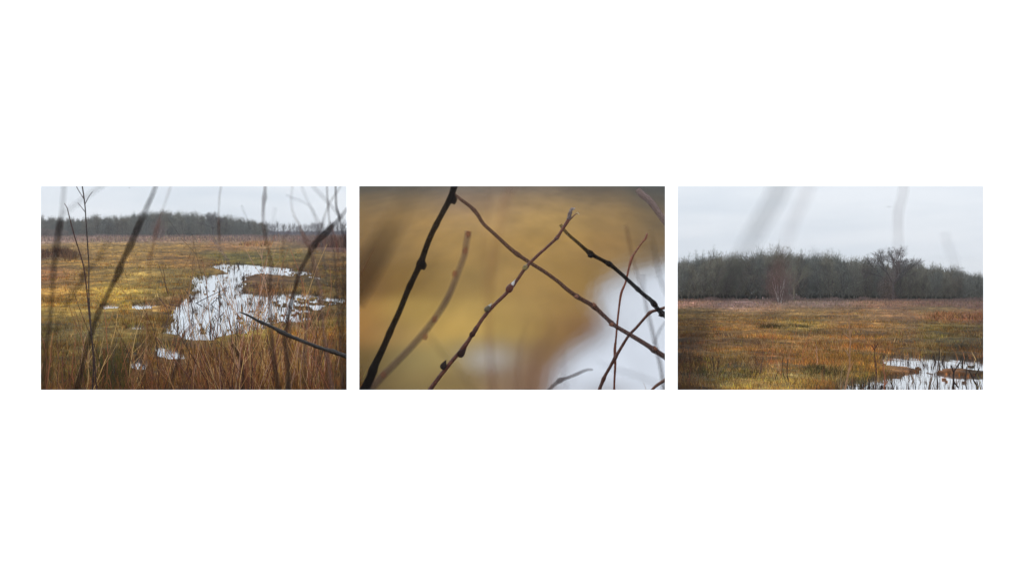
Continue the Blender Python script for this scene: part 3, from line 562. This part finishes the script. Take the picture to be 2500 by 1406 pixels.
stm('budding_shoot', [(1143,564,12,.75),(1141,580,13,.72),(1137,602,13,.72),(1133,625,12,.72),(1124,650,12,.72),(1112,682,13,.72),(1100,712,12,.82),(1086,740,13,.84),(1068,768,13,.78),(1042,803,14,.78),(1012,838,14,.78),(980,872,14,.78),(948,904,15,.78),(920,932,16,.82),(896,960,17,.72)], 25.0, (160, 128, 110), 'soft grey brown twig with orange buds, just right of the near black twig', 8, n=7)
sh = bpy.data.objects['budding_shoot']
for x, y in ((1136, 612), (1110, 668), (1143, 572), (1061, 779), (936, 915), (1038, 822)): soft_twig('bud', [(x - 2, y + 8, 7, .6), (x, y, 12, .75), (x + 2, y - 8, 6, .6)], 24.95, (206, 128, 86), None, blur=5, parent=sh, n=4)
stm('crossing_twig', [(1106,472,6.0,.85),(1126,488,6.8,.9),(1150,506,7.6,.93),(1166,524,8.5,.94),(1180,546,7.6,.94),(1210,574,7.6,.95),(1240,602,8.5,.95),(1262,620,8.5,.96),(1292,640,7.6,.96),(1330,664,7.6,.97),(1362,687,7.6,.97),(1384,706,8.5,.97),(1412,726,8.5,.98),(1448,747,9.3,.98),(1478,774,8.5,.98),(1500,794,8.5,.98),(1540,818,9.3,.98),(1576,840,10.2,.98),(1600,856,11.0,.98),(1646,886,12.8,.98)], 24.6, (128, 92, 80), 'long mauve brown twig crossing the middle opening from upper left to lower right', 2.6, nodes=[(1156,514,.25,6),(1262,622,.3,7),(1408,724,.4,6),(1452,748,.4,7),(1493,790,.4,7),(1598,852,.5,7)], n=5)
stm('knobbly_twig', [(1368,548,7.7,.6),(1376,560,7.7,.75),(1390,575,6.9,.85),(1410,592,6.9,.9),(1428,608,7.7,.95),(1446,622,8.6,.97),(1470,635,7.7,.98),(1492,648,8.6,.98),(1518,670,7.7,.98),(1544,694,8.6,.98),(1568,716,8.6,.98),(1590,734,9.5,.98),(1604,752,9.5,.98),(1618,766,10.3,.98),(1650,792,10.3,.98)], 23.9, (38, 32, 32), 'near black knobbly twig slanting to the right edge of the middle opening', 2.4, nodes=[(1441,619,.7,7),(1487,643,.5,7),(1557,706,.3,5),(1597,741,.5,6),(1616,764,.4,5)], n=5)
for x, y, a in ((1412, 725, 175), (1453, 749, 110), (1498, 792, 188), (1601, 856, 105)): bud(x, y, a, 13, 10, 24.5, bpy.data.objects['crossing_twig'], (150, 104, 84))
for x, y, a in ((1447, 624, 188), (1492, 649, 110), (1602, 748, 108), (1620, 768, 190)): bud(x, y, a, 14, 11, 23.85, bpy.data.objects['knobbly_twig'], (34, 26, 24))
solid_twig('red_shoot', [(1580,570,4),(1576,582,6),(1566,594,4),(1547,622,5),(1541,634,7),(1534,660,5),(1527,690,5),(1517,715,6),(1512,745,5),(1507,790,5),(1504,825,4.6),(1501,856,7),(1502,890,6),(1500,930,5),(1499,980,6)], 25.4, (140, 80, 58), 'thin reddish upright shoot at the right of the middle opening', bay=BM, sides=8)
solid_twig('arched_twig', [(1650,744,7.2),(1623,751,7.2),(1604,757,7.2),(1588,762,7.2),(1574,776,6.8),(1556,797,6.8),(1536,818,6.8),(1518,846,7.2),(1502,873,8.1),(1488,898,7.7),(1474,924,8.1),(1458,966,9.0)], 24.95, (104, 60, 44), 'brown arched twig curving down left across the thin red shoot', bay=BM, sides=9, nodes=[(1585,764,.3,6),(1502,874,.35,6),(1474,926,.35,6)])
stm('pale_twig', [(1556,462,12,.7),(1566,474,15,.85),(1584,488,15,.88),(1600,508,14,.88),(1614,528,14,.86),(1640,562,13,.85)], 25.8, (176, 152, 148), 'pale blunt twig cutting the top right corner of the middle opening', 4)
stm('grey_twig', [(1448,902,4,.5),(1432,903,6,.6),(1410,912,7,.7),(1388,921,6,.75),(1368,928,8,.85),(1352,940,7,.75),(1330,962,8,.7)], 26.0, (120, 100, 96), 'soft grey twig rising at the bottom over the still water', 4, nodes=[(1367,929,.5,6)])
solid_twig('corner_twig', [(1580,966,7),(1596,947,7),(1610,936,8),(1640,918,8)], 23.0, (112, 74, 58), 'short brown twig in the bottom right corner of the middle opening', bay=None, sides=8)
stm('blurred_branch', [(1010,450,40,.05),(975,520,48,.22),(935,590,58,.5),(900,650,64,.6),(850,730,70,.62)], 26.6, (84, 58, 40), 'very soft broad brown branch at the upper left of the middle opening', 30, n=9)
stm('blurred_shoot', [(1256,444,20,.12),(1238,480,24,.16),(1218,560,22,.12),(1203,640,22,.2),(1198,700,20,.16),(1196,800,20,.12),(1200,960,24,.14)], 26.9, (160, 88, 70), 'very soft reddish upright shoot left of the centre of the middle opening', 16, n=8)
stm('blurred_shoot', [(1196,444,14,.05),(1190,520,16,.09),(1182,640,18,.1),(1190,800,22,.12),(1205,960,26,.16)], 27.8, (150, 92, 76), 'faintest reddish shoot upright left of centre in the middle opening', 14)
stm('blurred_shoot', [(1290,780,10,.06),(1270,850,16,.16),(1262,960,20,.2)], 28.0, (140, 96, 84), 'faint rosy shoot low below the white tipped bud', 12)
stm('blurred_shoot', [(1380,860,10,.05),(1376,900,16,.12),(1384,960,20,.16)], 28.1, (120, 84, 74), 'faint brown shoot where the still water meets the heath', 11)
stm('blurred_shoot', [(1528,548,9,.22),(1534,580,11,.28),(1542,620,11,.25),(1556,670,10,.25),(1572,720,8,.25),(1590,790,8,.2),(1610,880,8,.2),(1618,960,8,.2)], 26.2, (110, 72, 62), 'soft brown shoot behind the thin red one at right', 7)
stm('blurred_shoot', [(1588,560,14,.1),(1600,620,16,.22),(1612,680,14,.25),(1640,740,14,.25)], 26.4, (70, 56, 48), 'soft dark shoot at the upper right edge of the middle opening', 9)
stm('blurred_shoot', [(1570,670,12,.2),(1576,740,10,.25),(1590,800,9,.4),(1602,850,9,.45),(1614,900,10,.45),(1626,960,12,.5)], 26.7, (96, 92, 90), 'soft grey shoot over the still water near the right edge', 8)
stm('blurred_shoot', [(1640,770,6,.3),(1620,792,7,.35),(1606,815,8,.35),(1598,840,8,.3)], 27.0, (100, 98, 98), 'soft grey side shoot by the right edge over the water', 6)
stm('blurred_shoot', [(1455,880,16,.05),(1500,900,20,.12),(1550,915,20,.14),(1600,935,20,.12),(1640,950,20,.1)], 27.2, (110, 112, 118), 'faint grey shoot lying slanted low over the still water', 10)
stm('blurred_shoot', [(1040,810,16,.08),(1080,860,20,.16),(1120,905,20,.14),(1160,960,22,.12)], 27.4, (110, 84, 56), 'faint brown shoot slanting left of the budding twig at the bottom', 12)
stm('blurred_shoot', [(1330,740,24,.05),(1345,800,26,.1),(1310,870,28,.16),(1290,960,30,.18)], 27.6, (132, 86, 76), 'faint mauve shoot low at the centre of the middle opening', 18)

# ------------------------------------------------------------------ twigs in the right opening
def sr(name, pts, z, col, label, blur, **k): return soft_twig(name, pts, z, col, label, blur=blur, bay=BR, **k)
sr('leaning_sapling', [(1912,440,50,.26),(1896,475,50,.27),(1880,505,48,.25),(1862,535,46,.26),(1845,565,46,.25),(1826,602,46,.2),(1806,640,44,.3),(1786,680,44,.45),(1768,715,42,.4),(1745,745,38,.12),(1715,790,40,.3),(1700,830,42,.4),(1690,865,48,.4),(1678,905,52,.42),(1662,960,56,.45)], 25.5, (62, 56, 56), 'broad blurred dark stem slanting from the top to the bottom left of the right opening', 30, n=10)
sr('leaning_sapling', [(1980,440,34,.13),(1964,480,34,.13),(1946,520,32,.13),(1930,560,32,.12),(1918,600,32,.08),(1904,640,34,.2),(1892,690,34,.22),(1884,740,26,.1),(1872,780,28,.18),(1856,830,32,.22),(1848,880,30,.26),(1846,960,34,.16)], 26.2, (128, 82, 72), 'faint blurred reddish stem passing the birch clump in the right opening', 22, n=9)
sr('leaning_sapling', [(2208,440,24,.15),(2203,480,24,.16),(2194,510,24,.18),(2192,545,24,.17),(2193,590,25,.12),(2190,640,24,.12),(2176,680,28,.16),(2160,700,34,.2),(2176,735,38,.28),(2200,765,38,.2),(2226,790,30,.25),(2215,840,26,.12),(2210,960,30,.06)], 26.0, (150, 126, 122), 'faint blurred upright stem passing the oak in the right opening', 8, n=8)
sr('leaning_sapling', [(2304,566,22,.07),(2312,590,24,.09),(2324,625,26,.08),(2336,670,26,.06),(2350,740,26,.08),(2370,850,28,.05),(2380,960,30,.05)], 26.8, (110, 108, 112), 'faintest blurred stem starting in the sky above the right end of the right wood', 12, n=7)
BX = (150, 112, 84)
stick(BR, [(2072,762),(2073,800),(2076,835),(2074,870),(2074,895),(2068,925),(2061,954)], 5.2, (190,146,108), 'slim tan sapling standing at the tip of the right pool', 'slim_sapling', 'sapling', [[(2080,805),(2075,818)],[(2062,815),(2073,824)],[(2064,855),(2074,872)]])
stick(BR, [(2136,832),(2136,870),(2139,905),(2137,954)], 3.6, (92,60,50), 'dark brown upright stem at the left of the right pool', 'slim_sapling', 'sapling', [[(2128,842),(2136,856)],[(2144,838),(2137,850)]])
stick(BR, [(2156,880),(2158,905),(2160,925),(2158,956)], 4, (176,110,76), 'orange tan upright stem in the left of the right pool', 'slim_sapling', 'sapling', [[(2166,930),(2158,944)]])
for i, (q, ww, l, sd_) in enumerate([
 ([(2344,884),(2336,896),(2329,908),(2328,930),(2328,954)], 5.5, 'thick dark forked stem standing in the right pool', [[(2322,892),(2328,908)],[(2340,946),(2330,934)]]),
 ([(2277,912),(2274,925),(2269,940),(2268,954)], 4.5, 'pale grey crooked stem in the middle of the right pool', [[(2262,910),(2276,914)]]),
 ([(2390,900),(2380,918),(2376,926),(2384,940),(2386,954)], 4.5, 'dark zigzag stem near the right edge of the right pool', [[(2366,905),(2376,924)]]),
 ([(2292,850),(2294,862),(2291,885)], 3.2, 'dark upright stem at the far shore of the right pool', []),
 ([(2277,868),(2281,875),(2285,881)], 4, 'dark hooked twig left of the upright stem in the right pool', []),
 ([(2308,868),(2303,876),(2300,882)], 4, 'dark leaning twig right of the upright stem in the right pool', []),
 ([(2287,915),(2288,925),(2289,934)], 4.5, 'dark curved stub low in the middle of the right pool', []),
 ([(2230,928),(2234,940),(2236,956)], 2.6, 'thin leaning blade in the lower middle of the right pool', []),
 ([(2218,862),(2218,890)], 2.2, 'thin dark rod upright in the upper pool at right', []),
 ([(2174,868),(2174,884)], 2.2, 'short thin rod at the left end of the upper pool', []),
 ([(2121,925),(2122,950)], 5, 'short dark tuft in the lower left of the right pool', []),
 ([(2152,940),(2151,950)], 9, 'small dark clod of turf in the lower left of the right pool', []),
 ([(2360,895),(2356,925)], 4, 'dark reed bunch right of the thick forked stem', []),
 ([(2348,870),(2350,895)], 5, 'dark reed bunch at the upper right of the right pool', []),
 ([(1740,870),(1742,900),(1748,926)], 3, 'thin dark shoot low at the left of the right field', [[(1754,880),(1750,926)]]),
 ([(1862,872),(1858,900),(1850,924)], 3, 'pale leaning stem low in the right field', []),
 ([(1835,896),(1836,924)], 2.4, 'short dark rod left of the pale leaning stem', []),
 ([(1910,875),(1914,920),(1932,948)], 2.6, 'thin brown shoot low in the centre left of the right field', [[(1924,876),(1922,915),(1932,946)],[(1900,905),(1892,926)]]),
 ]):
    if len(q) == 2: q = [q[0], ((q[0][0] + q[1][0]) / 2 + .8, (q[0][1] + q[1][1]) / 2), q[1]]
    stick(BR, q, ww, (58, 46, 42) if i not in (1, 15) else (130, 108, 92), l, side=sd_, name='water_stick' if i < 14 else 'field_shoot', cat='stick' if i < 14 else 'shoot')


# ------------------------------------------------------------------ bare trees
def make_tree(kind, seed, wname, wcol, ccol, open_=False, narrow=1.0, twn=1500, tw=.07, low=.12):
    """unit-height leafless tree: trunk with limbs (one mesh) and a crown of fine twigs (one mesh)"""
    r = np.random.default_rng(seed); root = empty(wname)
    V = []; Fc = []; off = 0; ends = []
    def tube(c, rad, s=5):
        nonlocal off
        v, f = ringtube(c, rad, s, .1, r, caps=False); V.append(v); Fc.extend(tuple(i + off for i in q) for q in f); off += len(v)
    th = .62 if not open_ else .75
    tr = np.array([[r.normal(0, .008) * k, r.normal(0, .008) * k, k / 7 * th] for k in range(8)]); tube(tr, np.linspace(.018, .008, 8))
    nl = 15 if not open_ else 18
    for k in range(nl):
        t = .28 + .7 * (k + r.uniform()) / nl; p = tr[0] + (tr[-1] - tr[0]) * t; p[2] = th * t
        az = k * 2.4 + r.normal(0, .3); el = R(28 + 50 * t + r.normal(0, 6)); ln = (.36 if not open_ else .34) * (1.15 - .45 * t) * r.uniform(.85, 1.15)
        d = rv([math.cos(az) * math.cos(el) * narrow, math.sin(az) * math.cos(el) * narrow, math.sin(el)]); c = [p]
        for j in range(5):
            c.append(c[-1] + d * ln / 5); d = d + rv([r.normal(0, .1), r.normal(0, .1), .1 + r.normal(0, .06)]); d /= np.linalg.norm(d)
        tube(np.array(c), np.linspace(.008, .0028, 6), 4)
        for s in range(5):
            i = r.integers(1, 6); q = c[i]; dd = d + r.normal(0, .55, 3); dd[2] = abs(dd[2]) * .9 + .1; dd /= np.linalg.norm(dd); l2 = ln * r.uniform(.3, .6)
            cc = [q, q + dd * l2 * .5, q + dd * l2 + rv([0, 0, .02])]; tube(np.array(cc), [.0036, .0026, .0014], 3); ends += [(cc[1], dd, l2), (cc[2], dd, l2)]
        ends += [(c[-1], d, ln * .5), (c[3], d, ln * .5)]
    V = np.vstack(V); base = lin(wcol) / LUM
    col = np.repeat(base[None], len(V), 0) * r.uniform(.7, 1.3, (len(V), 1))
    mesh('trunk', V, Fc, M_bark, root, col=col)
    n = twn; ei = r.integers(0, len(ends), n)
    p = np.array([ends[i][0] for i in ei]) + r.normal(0, .016 if open_ else .034, (n, 3)); d = np.array([ends[i][1] for i in ei])
    if not open_:                          # low skirts of brushwood on a wood-edge tree
        k = int(n * .3); a = r.uniform(0, 2 * np.pi, k); rad = .22 * np.sqrt(r.uniform(0, 1, k)); p[:k] = np.stack([np.cos(a) * rad, np.sin(a) * rad, r.uniform(low, .6, k)], 1); d[:k] = [0, 0, 1]
    dv = d + r.normal(0, .42, (n, 3)); dv[:, 2] = np.abs(dv[:, 2]) + .25; dv /= np.linalg.norm(dv, axis=1)[:, None]
    ln = r.uniform(.03, .085, n); a = np.cross(dv, r.normal(0, 1, (n, 3))); a /= np.linalg.norm(a, axis=1)[:, None]; wd = r.uniform(.4, 1, n) * tw * .06
    T = np.empty((n, 3, 3)); T[:, 0] = p - a * wd[:, None] / 2; T[:, 1] = p + a * wd[:, None] / 2; T[:, 2] = p + dv * ln[:, None]
    T[:, :, 2] = np.maximum(T[:, :, 2], .01)
    tone = .35 + 1.3 * fbm(p[:, 0] * 9 + seed, p[:, 2] * 9 + p[:, 1] * 5, 3, seed)
    cc = (lin(ccol) / LUM)[None] * (tone * r.uniform(.65, 1.35, n))[:, None]
    mesh('crown', T.reshape(-1, 3), np.arange(n * 3).reshape(-1, 3), M_bark, root, col=np.repeat(cc, 3, 0))
    return root
def fan_tree(seed, wname, wcol, ccol, fork=.3, spread=68, levels=4, reach=.34, twn=1500, tw=.02, first=7):
    """a leafless tree whose limbs fan out of a low fork and divide again and again"""
    r = np.random.default_rng(seed); root = empty(wname); V = []; Fc = []; off = 0; ends = []
    def tube(c, rad, s):
        nonlocal off
        v, f = ringtube(c, rad, s, .05, r, caps=False); V.append(v); Fc.extend(tuple(i + off for i in q) for q in f); off += len(v)
    def branch(p, d, ln, rad, lv):
        c = [p]
        for j in range(3): d = d + r.normal(0, .07, 3) + rv([0, 0, .05]); d /= np.linalg.norm(d); c.append(c[-1] + d * ln / 3)
        tube(np.array(c), np.linspace(rad, rad * .62, 4), 5 if lv > 2 else 3)
        if lv == 0: ends.append((c[-1], d, ln)); ends.append((c[2], d, ln)); return
        for k in range(3):
            a = r.normal(0, 1, 3); a -= d * a.dot(d); a /= np.linalg.norm(a); t = R(r.uniform(14, 36)); branch(c[-1 - (k == 2)], d * math.cos(t) + a * math.sin(t), ln * r.uniform(.6, .8), rad * .6, lv - 1)
    tube(np.array([[0, 0, 0], [.003, 0, fork / 2], [0, 0, fork]]), [.022, .018, .016], 7)
    for k in range(first):
        az = k * 2.4; e = R(90 - spread * math.sqrt((k + .4) / first)); branch(rv([0, 0, fork * r.uniform(.85, 1)]), rv([math.cos(az) * math.cos(e), math.sin(az) * math.cos(e), math.sin(e)]), reach * .62 * r.uniform(.9, 1.1), .009, levels - 1)
    V = np.vstack(V); top = V[:, 2].max(); s = 1 / (top + .02)
    mesh('trunk', V * s, Fc, M_bark, root, col=(lin(wcol) / LUM)[None] * r.uniform(.7, 1.3, (len(V), 1)))
    n = twn; ei = r.integers(0, len(ends), n); p = np.array([ends[i][0] for i in ei]) + r.normal(0, .012, (n, 3)); d = np.array([ends[i][1] for i in ei]) + r.normal(0, .4, (n, 3)); d /= np.linalg.norm(d, axis=1)[:, None]
    a = np.cross(d, r.normal(0, 1, (n, 3))); a /= np.linalg.norm(a, axis=1)[:, None]; w_ = r.uniform(.4, 1, n)[:, None] * tw * .1; T = np.empty((n, 3, 3)); T[:, 0] = p - a * w_; T[:, 1] = p + a * w_; T[:, 2] = p + d * r.uniform(.03, .06, n)[:, None]
    mesh('crown', T.reshape(-1, 3) * s, np.arange(n * 3).reshape(-1, 3), M_bark, root, col=np.repeat((lin(ccol) / LUM)[None] * r.uniform(.7, 1.3, (n, 1)), 3, 0))
    return root
def copy_tree(o):
    c = o.copy(); C.objects.link(c)
    for ch in list(o.children):
        d = ch.copy(); C.objects.link(d); d.parent = c
    return c
used = set()
def plant(proto, px, z, topy, bay, label, cat, group, wide=1.0, rz=None, sink=.1):
    o = proto if proto.name not in used else copy_tree(proto); used.add(proto.name)
    g = bay.base(z) - sink; top = CH + (HY - topy) / F * z; h = top - g
    o.location = ((px - CX) / F * z, z, g); o.scale = (h * wide, h * wide, h); o.rotation_euler = (0, 0, random.uniform(0, 6.28) if rz is None else rz)
    for k in ('label', 'category', 'group'):
        if k in o: del o[k]
    tag(o, label, cat, group); return o
def curve(pts): X = [p[0] for p in pts]; Y = [p[1] for p in pts]; return lambda x: float(np.interp(x, X, Y))
topL = curve([(0,527),(100,525),(140,528),(200,530),(235,519),(270,527),(300,523),(345,515),(400,511),(470,516),(520,523),(560,525),(600,531),(640,539),(700,540),(760,541),(900,540)])
topR = curve([(1600,630),(1654,627),(1690,618),(1750,606),(1800,614),(1850,606),(1905,598),(1960,606),(2050,613),(2110,622),(2140,632),(2225,634),(2240,634),(2300,641),(2350,650),(2400,666),(2450,690)])
dense = [make_tree('d', 50 + k, 'bare_tree', cw, cc, False, nn, 2300, .13) for k, (cw, cc, nn) in enumerate([((128, 126, 116), (140, 140, 126), .8), ((108, 108, 100), (126, 130, 122), .95), ((104, 100, 90), (134, 130, 112), .7), ((88, 86, 80), (124, 116, 98), 1.05)])]
openp = [make_tree('o', 70 + k, 'bare_tree', (112, 106, 108), (130, 122, 124), True, nn, 900, .1) for k, nn in enumerate((1.5, 1.9, 1.7))]
def wood(x0, x1, step, bay, z0, rows, topf, label, group, protos, wide, drop):
    for k in range(rows):
        x = x0 + random.uniform(0, step)
        while x < x1:
            z = z0 + k * z0 * .03 + random.uniform(-.008, .008) * z0; t = topf(x); gy = HY - (bay.base(z) - CH) / z * F
            jit = random.uniform(0, .13) if k else random.uniform(.04, .26)
            if k == rows - 1: jit = random.uniform(-.03, .07)
            if rows == 2: jit = random.uniform(-.06, .45)
            part = ['left end', 'left', 'centre left', 'centre right', 'right', 'right end'][int(min(5.99, max(0, 6 * (x - x0) / (x1 - x0))))]
            rank = 'front rank' if k == 0 else ('skyline rank' if k == rows - 1 else 'middle rank')
            plant(random.choice(protos), x, z, t + (gy - t) * jit * drop, bay, f'{label}, {rank}, {part} part', 'tree', group, wide * random.uniform(.85, 1.15)); x += step * (random.uniform(.75, 1.25) if rows > 2 else random.uniform(.4, 1.6))
wood(60, 652, 14, BL, TL, 3, topL, 'grey brown tree of the left wood', 'trees of the wood beyond the left marsh', dense, .95, .8)
wood(640, 880, 17, BL, TL * 1.06, 2, topL, 'thin tree of the open row right of the left wood', 'thin trees in the open row beyond the left marsh', openp, 1.0, .6)
wood(1640, 2420, 27, BR, TR, 3, topR, 'grey green tree of the right wood', 'trees of the wood beyond the right field', dense, .95, .8)
big = fan_tree(91, 'oak_tree', (84, 78, 76), (96, 88, 86), .34, 66, 5, .34, 4200, .022, 9)
plant(big, 2180, TR * .985, 597, BR, 'broad round crowned bare oak rising above the right wood', 'tree', None, 1.22, .4)
plant(big, 520, TL * .985, 514, BL, 'broad round crowned bare oak rising above the left wood', 'tree', None, 1.25, 1.4)
pale = fan_tree(95, 'pale_tree', (136, 134, 110), (128, 126, 106), .3, 60, 4, .34, 600, .015, 7)
plant(pale, 1938, TR * .965, 640, BR, 'pale limbed tree spreading just right of the birch clump in the right field', 'tree', None, 1.0, .9)
plant(pale, 405, TL * .965, 536, BL, 'pale limbed tree just right of the birch clump in the left marsh', 'tree', None, 1.0, 2.0)
def birch(px, z, topy, bay, label):
    r = np.random.default_rng(int(px)); g = bay.base(z) - .05; h = CH + (HY - topy) / F * z - g; root = empty('birch_clump', ((px - CX) / F * z, z, g))
    for k in range(6):
        a = (k - 2.5) * .055 + r.normal(0, .015); b0 = r.uniform(-.05, .05); hh = h * r.uniform(.5, .72)
        c = np.array([[(b0 * h) + a * hh * t * 2.2 + r.normal(0, .006) * h * t, r.normal(0, .01) * h, hh * t] for t in np.linspace(0, 1, 7)])
        v, f = ringtube(c, np.linspace(.010, .004, 7) * h, 5, .1, r, caps=False)
        tc = r.uniform(0, 1, len(v))[:, None]; mesh('trunk', v, f, M_bark, root, col=np.where(tc > .25, lin((226, 214, 208))[None], lin((90, 78, 76))[None]) / LUM * 1.3)
    n = 2300; p = np.stack([r.normal(0, .15, n), r.normal(0, .1, n), np.abs(r.normal(.42, .24, n))], 1); p[:, 2] = np.clip(p[:, 2], .02, 1); p[:, 0] *= (.6 + .7 * np.sin(p[:, 2] * 3)); p *= h
    dv = np.stack([p[:, 0] / h + r.normal(0, .25, n), r.normal(0, .25, n), np.ones(n)], 1); ln = r.uniform(.04, .13, n) * h; a = np.stack([np.ones(n), r.normal(0, .3, n), 0 * p[:, 0]], 1) * (.0028 * h)
    T = np.empty((n, 3, 3)); T[:, 0] = p - a; T[:, 1] = p + a; T[:, 2] = p + dv * ln[:, None]
    cc = np.repeat((lin((128, 104, 98)) / LUM)[None] * r.uniform(.6, 1.4, (n, 1)), 3, 0); mesh('crown', T.reshape(-1, 3), np.arange(3 * n).reshape(-1, 3), M_bark, root, col=cc)
    tag(root, label, 'birch clump')
birch(1905, TR * .80, 640, BR, 'clump of slim white stemmed birches with russet twigs before the right wood')
birch(388, TL * .80, 535, BL, 'clump of slim white stemmed birches with russet twigs before the left wood')
# brushwood under and behind the trees
def brush(name, bay, x0, x1, z, topf, frac, n, col, label, th, wid, zspread, seed):
    r = np.random.default_rng(seed); px = r.uniform(x0, x1, n); zz = z * (1 + r.uniform(0, zspread, n)); g = bay.base(zz)
    tp = CH + (HY - np.array([topf(q) for q in px])) / F * zz; h = (tp - g) * frac
    u = r.uniform(0, 1, n); b = g + (h - th) * u; x = (px - CX) / F * zz
    l = r.normal(0, .35, n) * th; w_ = wid * r.uniform(.5, 1.2, n)
    V = np.empty((n, 3, 3)); V[:, 0] = np.stack([x - w_ / 2, zz, b], 1); V[:, 1] = np.stack([x + w_ / 2, zz + r.normal(0, .1, n), b], 1); V[:, 2] = np.stack([x + l, zz, b + th * r.uniform(.6, 1.3, n)], 1)
    c = (lin(col) / LUM)[None] * r.uniform(.6, 1.4, (n, 1)); o = mesh(name, V.reshape(-1, 3), np.arange(3 * n).reshape(-1, 3), M_bark, col=np.repeat(c, 3, 0)); tag(o, label, 'brushwood', kind='stuff')
brush('brushwood', BL, 50, 650, TL * 1.05, topL, .8, 16000, (92, 96, 92), 'dark brushwood filling the far left wood between its trees', 2.4, .5, .12, 21)
brush('brushwood', BL, 640, 890, TL * 1.1, topL, .36, 3200, (134, 130, 142), 'grey mauve brushwood under the thin trees of the open row', 2.2, .4, .06, 22)
brush('brushwood', BR, 1630, 2430, TR * 1.06, topR, .86, 20000, (70, 71, 63), 'dark brushwood filling the right wood between its trees', 2.2, .3, .12, 23)
brush('brushwood', BL, 60, 165, TL * .96, curve([(60, 553), (165, 562)]), 1.0, 3500, (128, 116, 108), 'low grey brown thicket at the left end of the left wood', 1.6, .35, .02, 24)

scrubL = lambda x: 569 + 7 * float(vnoise(np.array([x / 22.0]), np.array([1.0]), 3)[0]); scrubR = lambda x: 714 + 24 * float(vnoise(np.array([x / 34.0]), np.array([2.0]), 4)[0])
brush('edge_scrub', BL, 60, 880, TL * .955, scrubL, 1.0, 7000, (138, 116, 110), 'low mauve brown scrub along the foot of the left wood', .8, .16, .03, 31)
brush('edge_scrub', BR, 1630, 2430, TR * .955, scrubR, 1.0, 9000, (134, 114, 108), 'low mauve brown scrub along the foot of the right wood', .7, .1, .03, 32)

# ------------------------------------------------------------------ birds
def bird(px, py, z, span, col, label, standing=False):
    root = empty('bird', tuple(P(px, py, z))); s = span; k = (lin(col) / LUM)
    c = np.array([[-.28, 0, 0], [-.18, 0, .01], [0, 0, .02], [.15, 0, .015], [.24, 0, .03], [.32, 0, .02]]) * s * (1 if not standing else .9)
    if standing: c = np.array([[-.3, 0, .28], [-.15, 0, .36], [.05, 0, .45], [.12, 0, .6], [.10, 0, .78], [.2, 0, .82]]) * s
    v, f = ringtube(c, np.array([.01, .06, .08, .05, .035, .006]) * s, 8); mesh('body', v, f, M_bark, root, col=np.repeat(k[None], len(v), 0), smooth=True)
    for sg in (-1, 1):
        if standing: q = [(-.3, sg * .07, .3), (.05, sg * .09, .46), (.03, sg * .09, .34), (-.15, sg * .09, .27)]; nm = 'wing'
        else: q = [(.08, 0, .03), (.02, sg * .25, .1), (-.08, sg * .5, .02), (-.1, sg * .25, .07), (-.08, 0, .02)]; nm = 'wing'
        q = [(a * s, b * s, c_ * s) for a, b, c_ in q]; q2 = [(a, b, c_ - .012 * s) for a, b, c_ in q]; n = len(q)
        fs = [tuple(range(n)), tuple(range(2 * n - 1, n - 1, -1))] + [(i, i + n, (i + 1) % n + n, (i + 1) % n) for i in range(n)]
        mesh(nm, q + q2, fs, M_bark, root, col=np.repeat(k[None], 2 * n, 0))
        if standing:
            v, f = ringtube(np.array([[0, sg * .04, 0], [0, sg * .04, .38]]) * s, np.array([.012, .012]) * s, 5); mesh('leg', v, f, M_bark, root, col=np.repeat(k[None] * .5, len(v), 0))
    tag(root, label, 'bird'); root.rotation_euler = (0, 0, R(70) if not standing else R(-20)); return root
bird(2170, 505, 200, .95, (70, 74, 80), 'small dark bird flying over the right wood with wings spread')
bird(316, 459, 300, .8, (70, 74, 80), 'tiny dark bird flying at the top of the left opening')
e = bird(137, 586, BL.depth(587.5), .9, (245, 245, 245), 'white wading bird standing far out at the left of the marsh', True)
e.location[2] = BL.base(e.location[1]) + .1; e.scale = (1.6,) * 3

# ------------------------------------------------------------------ haze over everything
hv = [(x, y, z) for z in (-2, 75) for y in (-70, 1150) for x in (-1100, 1100)]
hf = [(0, 2, 3, 1), (4, 5, 7, 6), (0, 1, 5, 4), (2, 6, 7, 3), (0, 4, 6, 2), (1, 3, 7, 5)]
hm = bpy.data.materials.new('thin_haze'); hm.use_nodes = True; t = hm.node_tree; t.nodes.clear()
pv = t.nodes.new('ShaderNodeVolumePrincipled'); ou = t.nodes.new('ShaderNodeOutputMaterial'); t.links.new(pv.outputs[0], ou.inputs['Volume'])
pv.inputs['Color'].default_value = (.93, .95, .98, 1); pv.inputs['Density'].default_value = .0002; pv.inputs['Anisotropy'].default_value = 0
tag(mesh('haze', hv, hf, hm), kind='stuff')
